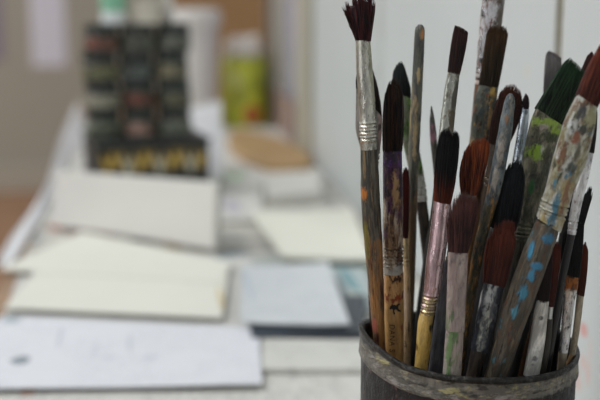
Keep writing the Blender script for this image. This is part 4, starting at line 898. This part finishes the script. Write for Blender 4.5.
# green tin
g = onz(245, 124, .0015); gr = 22.5 / FPX * g[1] * 1.0
e = empty('food_tin', (g[0], g[1], .0015), 'yellow-green printed tin with crumpled white paper in its mouth, by the wall', 'tin')
gz = float(ony(245, 56, g[1])[2])
sg = [(0, 0, 0, 0)]
m = MB(); m.lathe([(gr - .0006, 0), (gr, .001), (gr, gz - .001), (gr - .0008, gz), (gr - .0014, gz - .001), (gr - .0014, .004), (.0005, .004)], 44)
def green_tin():
    _seed[0] += 1
    N = NT('yellow_green_print'); cur = N.mix(N.mapr(N.noise(45, 1, 5.5), .4, .6), lin((204, 206, 66)), lin((168, 176, 56)))
    for (x, z, r, c) in ((.008, .018, .014, (190, 70, 54)), (-.018, .07, .012, (196, 200, 120)), (.02, .06, .010, (120, 130, 46)), (-.01, .045, .012, (150, 150, 60))):
        mp = N.n('ShaderNodeMapping'); N.l(N.tc.outputs['Object'], mp.inputs[0]); mp.inputs['Scale'].default_value = (1 / r, 0, 1 / r); mp.inputs['Location'].default_value = (-x / r, 0, -z / r)
        ln = N.n('ShaderNodeVectorMath'); ln.operation = 'LENGTH'; N.l(mp.outputs[0], ln.inputs[0]); cur = N.mix(N.mapr(ln.outputs['Value'], .8, 1.1, .9, 0), cur, lin(c))
    N.l(cur, N.b.inputs['Base Color']); N.b.inputs['Roughness'].default_value = .35; return N.m
m.obj('body', green_tin(), e, smooth=True)
m = MB(); m.lathe([(gr + .0006, gz - .002), (gr + .0012, gz - .001), (gr + .0006, gz), (gr - .0002, gz - .001)], 44, closed=True); m.obj('rim', plain('tin_rim', (176, 176, 150), .3, .8), e, smooth=True)
V = []; Fc = []; n = 22
for j in range(9):
    for i in range(n):
        ph = j / 8 * math.pi / 2; t_ = 2 * math.pi * i / n; k = 1 + .22 * mnoise.noise(Vector((math.cos(t_) * 2.2, math.sin(t_) * 2.2, ph * 2)))
        V.append((gr * .93 * math.cos(ph) ** .4 * math.cos(t_) * (k if j else 1 / 1.02) * .95, gr * .93 * math.cos(ph) ** .4 * math.sin(t_) * (k if j else 1 / 1.02) * .95, gz - .003 + .03 * math.sin(ph) * k))
for j in range(8):
    for i in range(n): Fc.append((j * n + i, j * n + (i + 1) % n, (j + 1) * n + (i + 1) % n, (j + 1) * n + i))
Fc.append(tuple(range(8 * n, 9 * n)))
o = link('crumpled_paper', V, Fc, plain('white_tissue', (216, 208, 200), .8, noise=.15, scale=60)); o.location = (g[0], g[1], .0015); tag(o, 'crumpled white paper filling the mouth of the yellow-green tin', 'paper')
# wooden board
poly = [(227, 137), (233, 147), (247, 156), (265, 163), (288, 166), (306, 165), (313, 160), (308, 152), (296, 144), (279, 137), (256, 131), (234, 128)]
m = MB(); pp = [onz(u, v, .0135) for u, v in poly]; pp = [np.array([min(p[0], WALLX - .006), p[1], p[2]]) for p in pp]
m.prism(pp, (0, 0, -.012)); o = m.obj('wooden_board', plain('tan_board_wood', (178, 146, 104), .55, noise=.12, scale=30, squx=.3), bevel=.003); tag(o, 'rounded tan wooden board lying before the yellow-green tin', 'board')
# brown sheet closing the far end of the table
yc = 1.95; m = MB(); a0 = ony(171, 30, yc); a1 = ony(267.5, 30, yc)
m.box((float(a0[0]), yc, .0012), (float(a1[0]) - .0, yc + .012, .50)); o = m.obj('cardboard_sheet', plain('brown_cardboard', (170, 132, 92), .8, noise=.06), bevel=.002); tag(o, 'brown cardboard sheet standing upright at the far end of the table', 'cardboard')
m = MB(); m.box((WALLX - .0075, yw(298), .0012), (WALLX - .0045, yw(276) - .02, .058)); o = m.obj('reflection_panel', plain('pinkish_brown_reflection', (158, 134, 124), .6), bevel=.0008); tag(o, 'added pinkish-brown card imitating the brown reflection low in the pale door', 'card')  # added panel that stands in for the brown reflection in the glossy door
# dark bottle with pale blue cap by the door
pb = ony(269, 84, 1.78); e = empty('small_bottle', (WALLX - .0145, 1.73, .0015), 'dark bottle with a pale blue cap between the yellow-green tin and door', 'bottle')
zc = float(ony(270, 84, 1.73)[2])
m = MB(); m.lathe([(.0085, 0), (.0095, .001), (.0095, zc - .02), (.006, zc - .008), (.006, zc - .002)], 24); m.obj('body', plain('dark_bottle_plastic', (60, 54, 52), .3), e, smooth=True)
m = MB(); m.lathe([(.0075, zc - .0019), (.0078, zc), (.0078, zc + .016), (.006, zc + .018)], 24); m.obj('cap', plain('pale_blue_cap', (150, 176, 206), .4), e, smooth=True)

# ------------------------------------------------------------------ papers pinned on the far wall
def pinned(u0, v0, u1, v1, mat, label, name='pinned_sheet'):
    a, b = ony(u0, v0, YF - .003), ony(u1, v1, YF - .003); m = MB(); m.box((a[0], YF - .0025, b[2]), (b[0], YF - .0005, a[2])); return tag(m.obj(name, mat), label, 'paper')
pinned(28, -25, 67, 66, plain('lilac_white_paper', (236, 236, 255), .7), 'pale lilac-white sheet pinned on the grey far wall')
pinned(-40, -25, 4, 61, paper_mat('dark_lilac_picture', (150, 140, 160)), 'darker lilac picture pinned on the far wall at the left edge', 'pinned_picture')

# ------------------------------------------------------------------ light
def area(name, loc, target, sx, sy, power, col):
    l = bpy.data.lights.new(name, 'AREA'); l.shape = 'RECTANGLE'; l.size = sx; l.size_y = sy; l.energy = power; l.color = col
    o = bpy.data.objects.new(name, l); COL.objects.link(o); o.location = loc
    d = Vector(target) - Vector(loc); o.rotation_euler = d.to_track_quat('-Z', 'Y').to_euler(); return o
area('window_daylight', (-1.15, 0.7, 1.7), (0.05, 0.6, 0.05), 1.5, 1.2, 40, (0.97, 0.99, 1.0))
area('low_highlight_strip', (-1.3, -0.35, 0.45), (0.1, 0.38, 0.12), 0.26, 1.1, 6.2, (0.97, 0.99, 1.0))  # unseen strip light added to put highlights on the ferrules
area('far_wall_fill', (-3.0, 3.2, 1.5), (-0.6, 4.6, -0.2), 1.4, 1.4, 58, (1.0, 0.98, 0.95))  # unseen fill light added to brighten the far wall
w = bpy.data.worlds.new('room_daylight'); scn.world = w; w.use_nodes = True
bg = w.node_tree.nodes['Background']; bg.inputs[0].default_value = (0.93, 0.96, 1.0, 1); bg.inputs[1].default_value = 0.42

# ------------------------------------------------------------------ camera
cam = bpy.data.cameras.new('camera'); co = bpy.data.objects.new('camera', cam); COL.objects.link(co)
M = Matrix.Identity(4)
for i, a in enumerate((CR, CU, -CF)):
    for j in range(3): M[j][i] = float(a[j])
for j in range(3): M[j][3] = float(CAM[j])
co.matrix_world = M
cam.sensor_width = 36; cam.lens = FPX / 600 * 36; cam.clip_start = .01; cam.clip_end = 50
cam.dof.use_dof = True; cam.dof.focus_distance = .379; cam.dof.aperture_fstop = 8.2
scn.camera = co
scn.view_settings.view_transform = 'Standard'; scn.view_settings.look = 'None'; scn.view_settings.gamma = 1.0
scn.view_settings.exposure = -0.5
scn.cycles.use_denoising = True
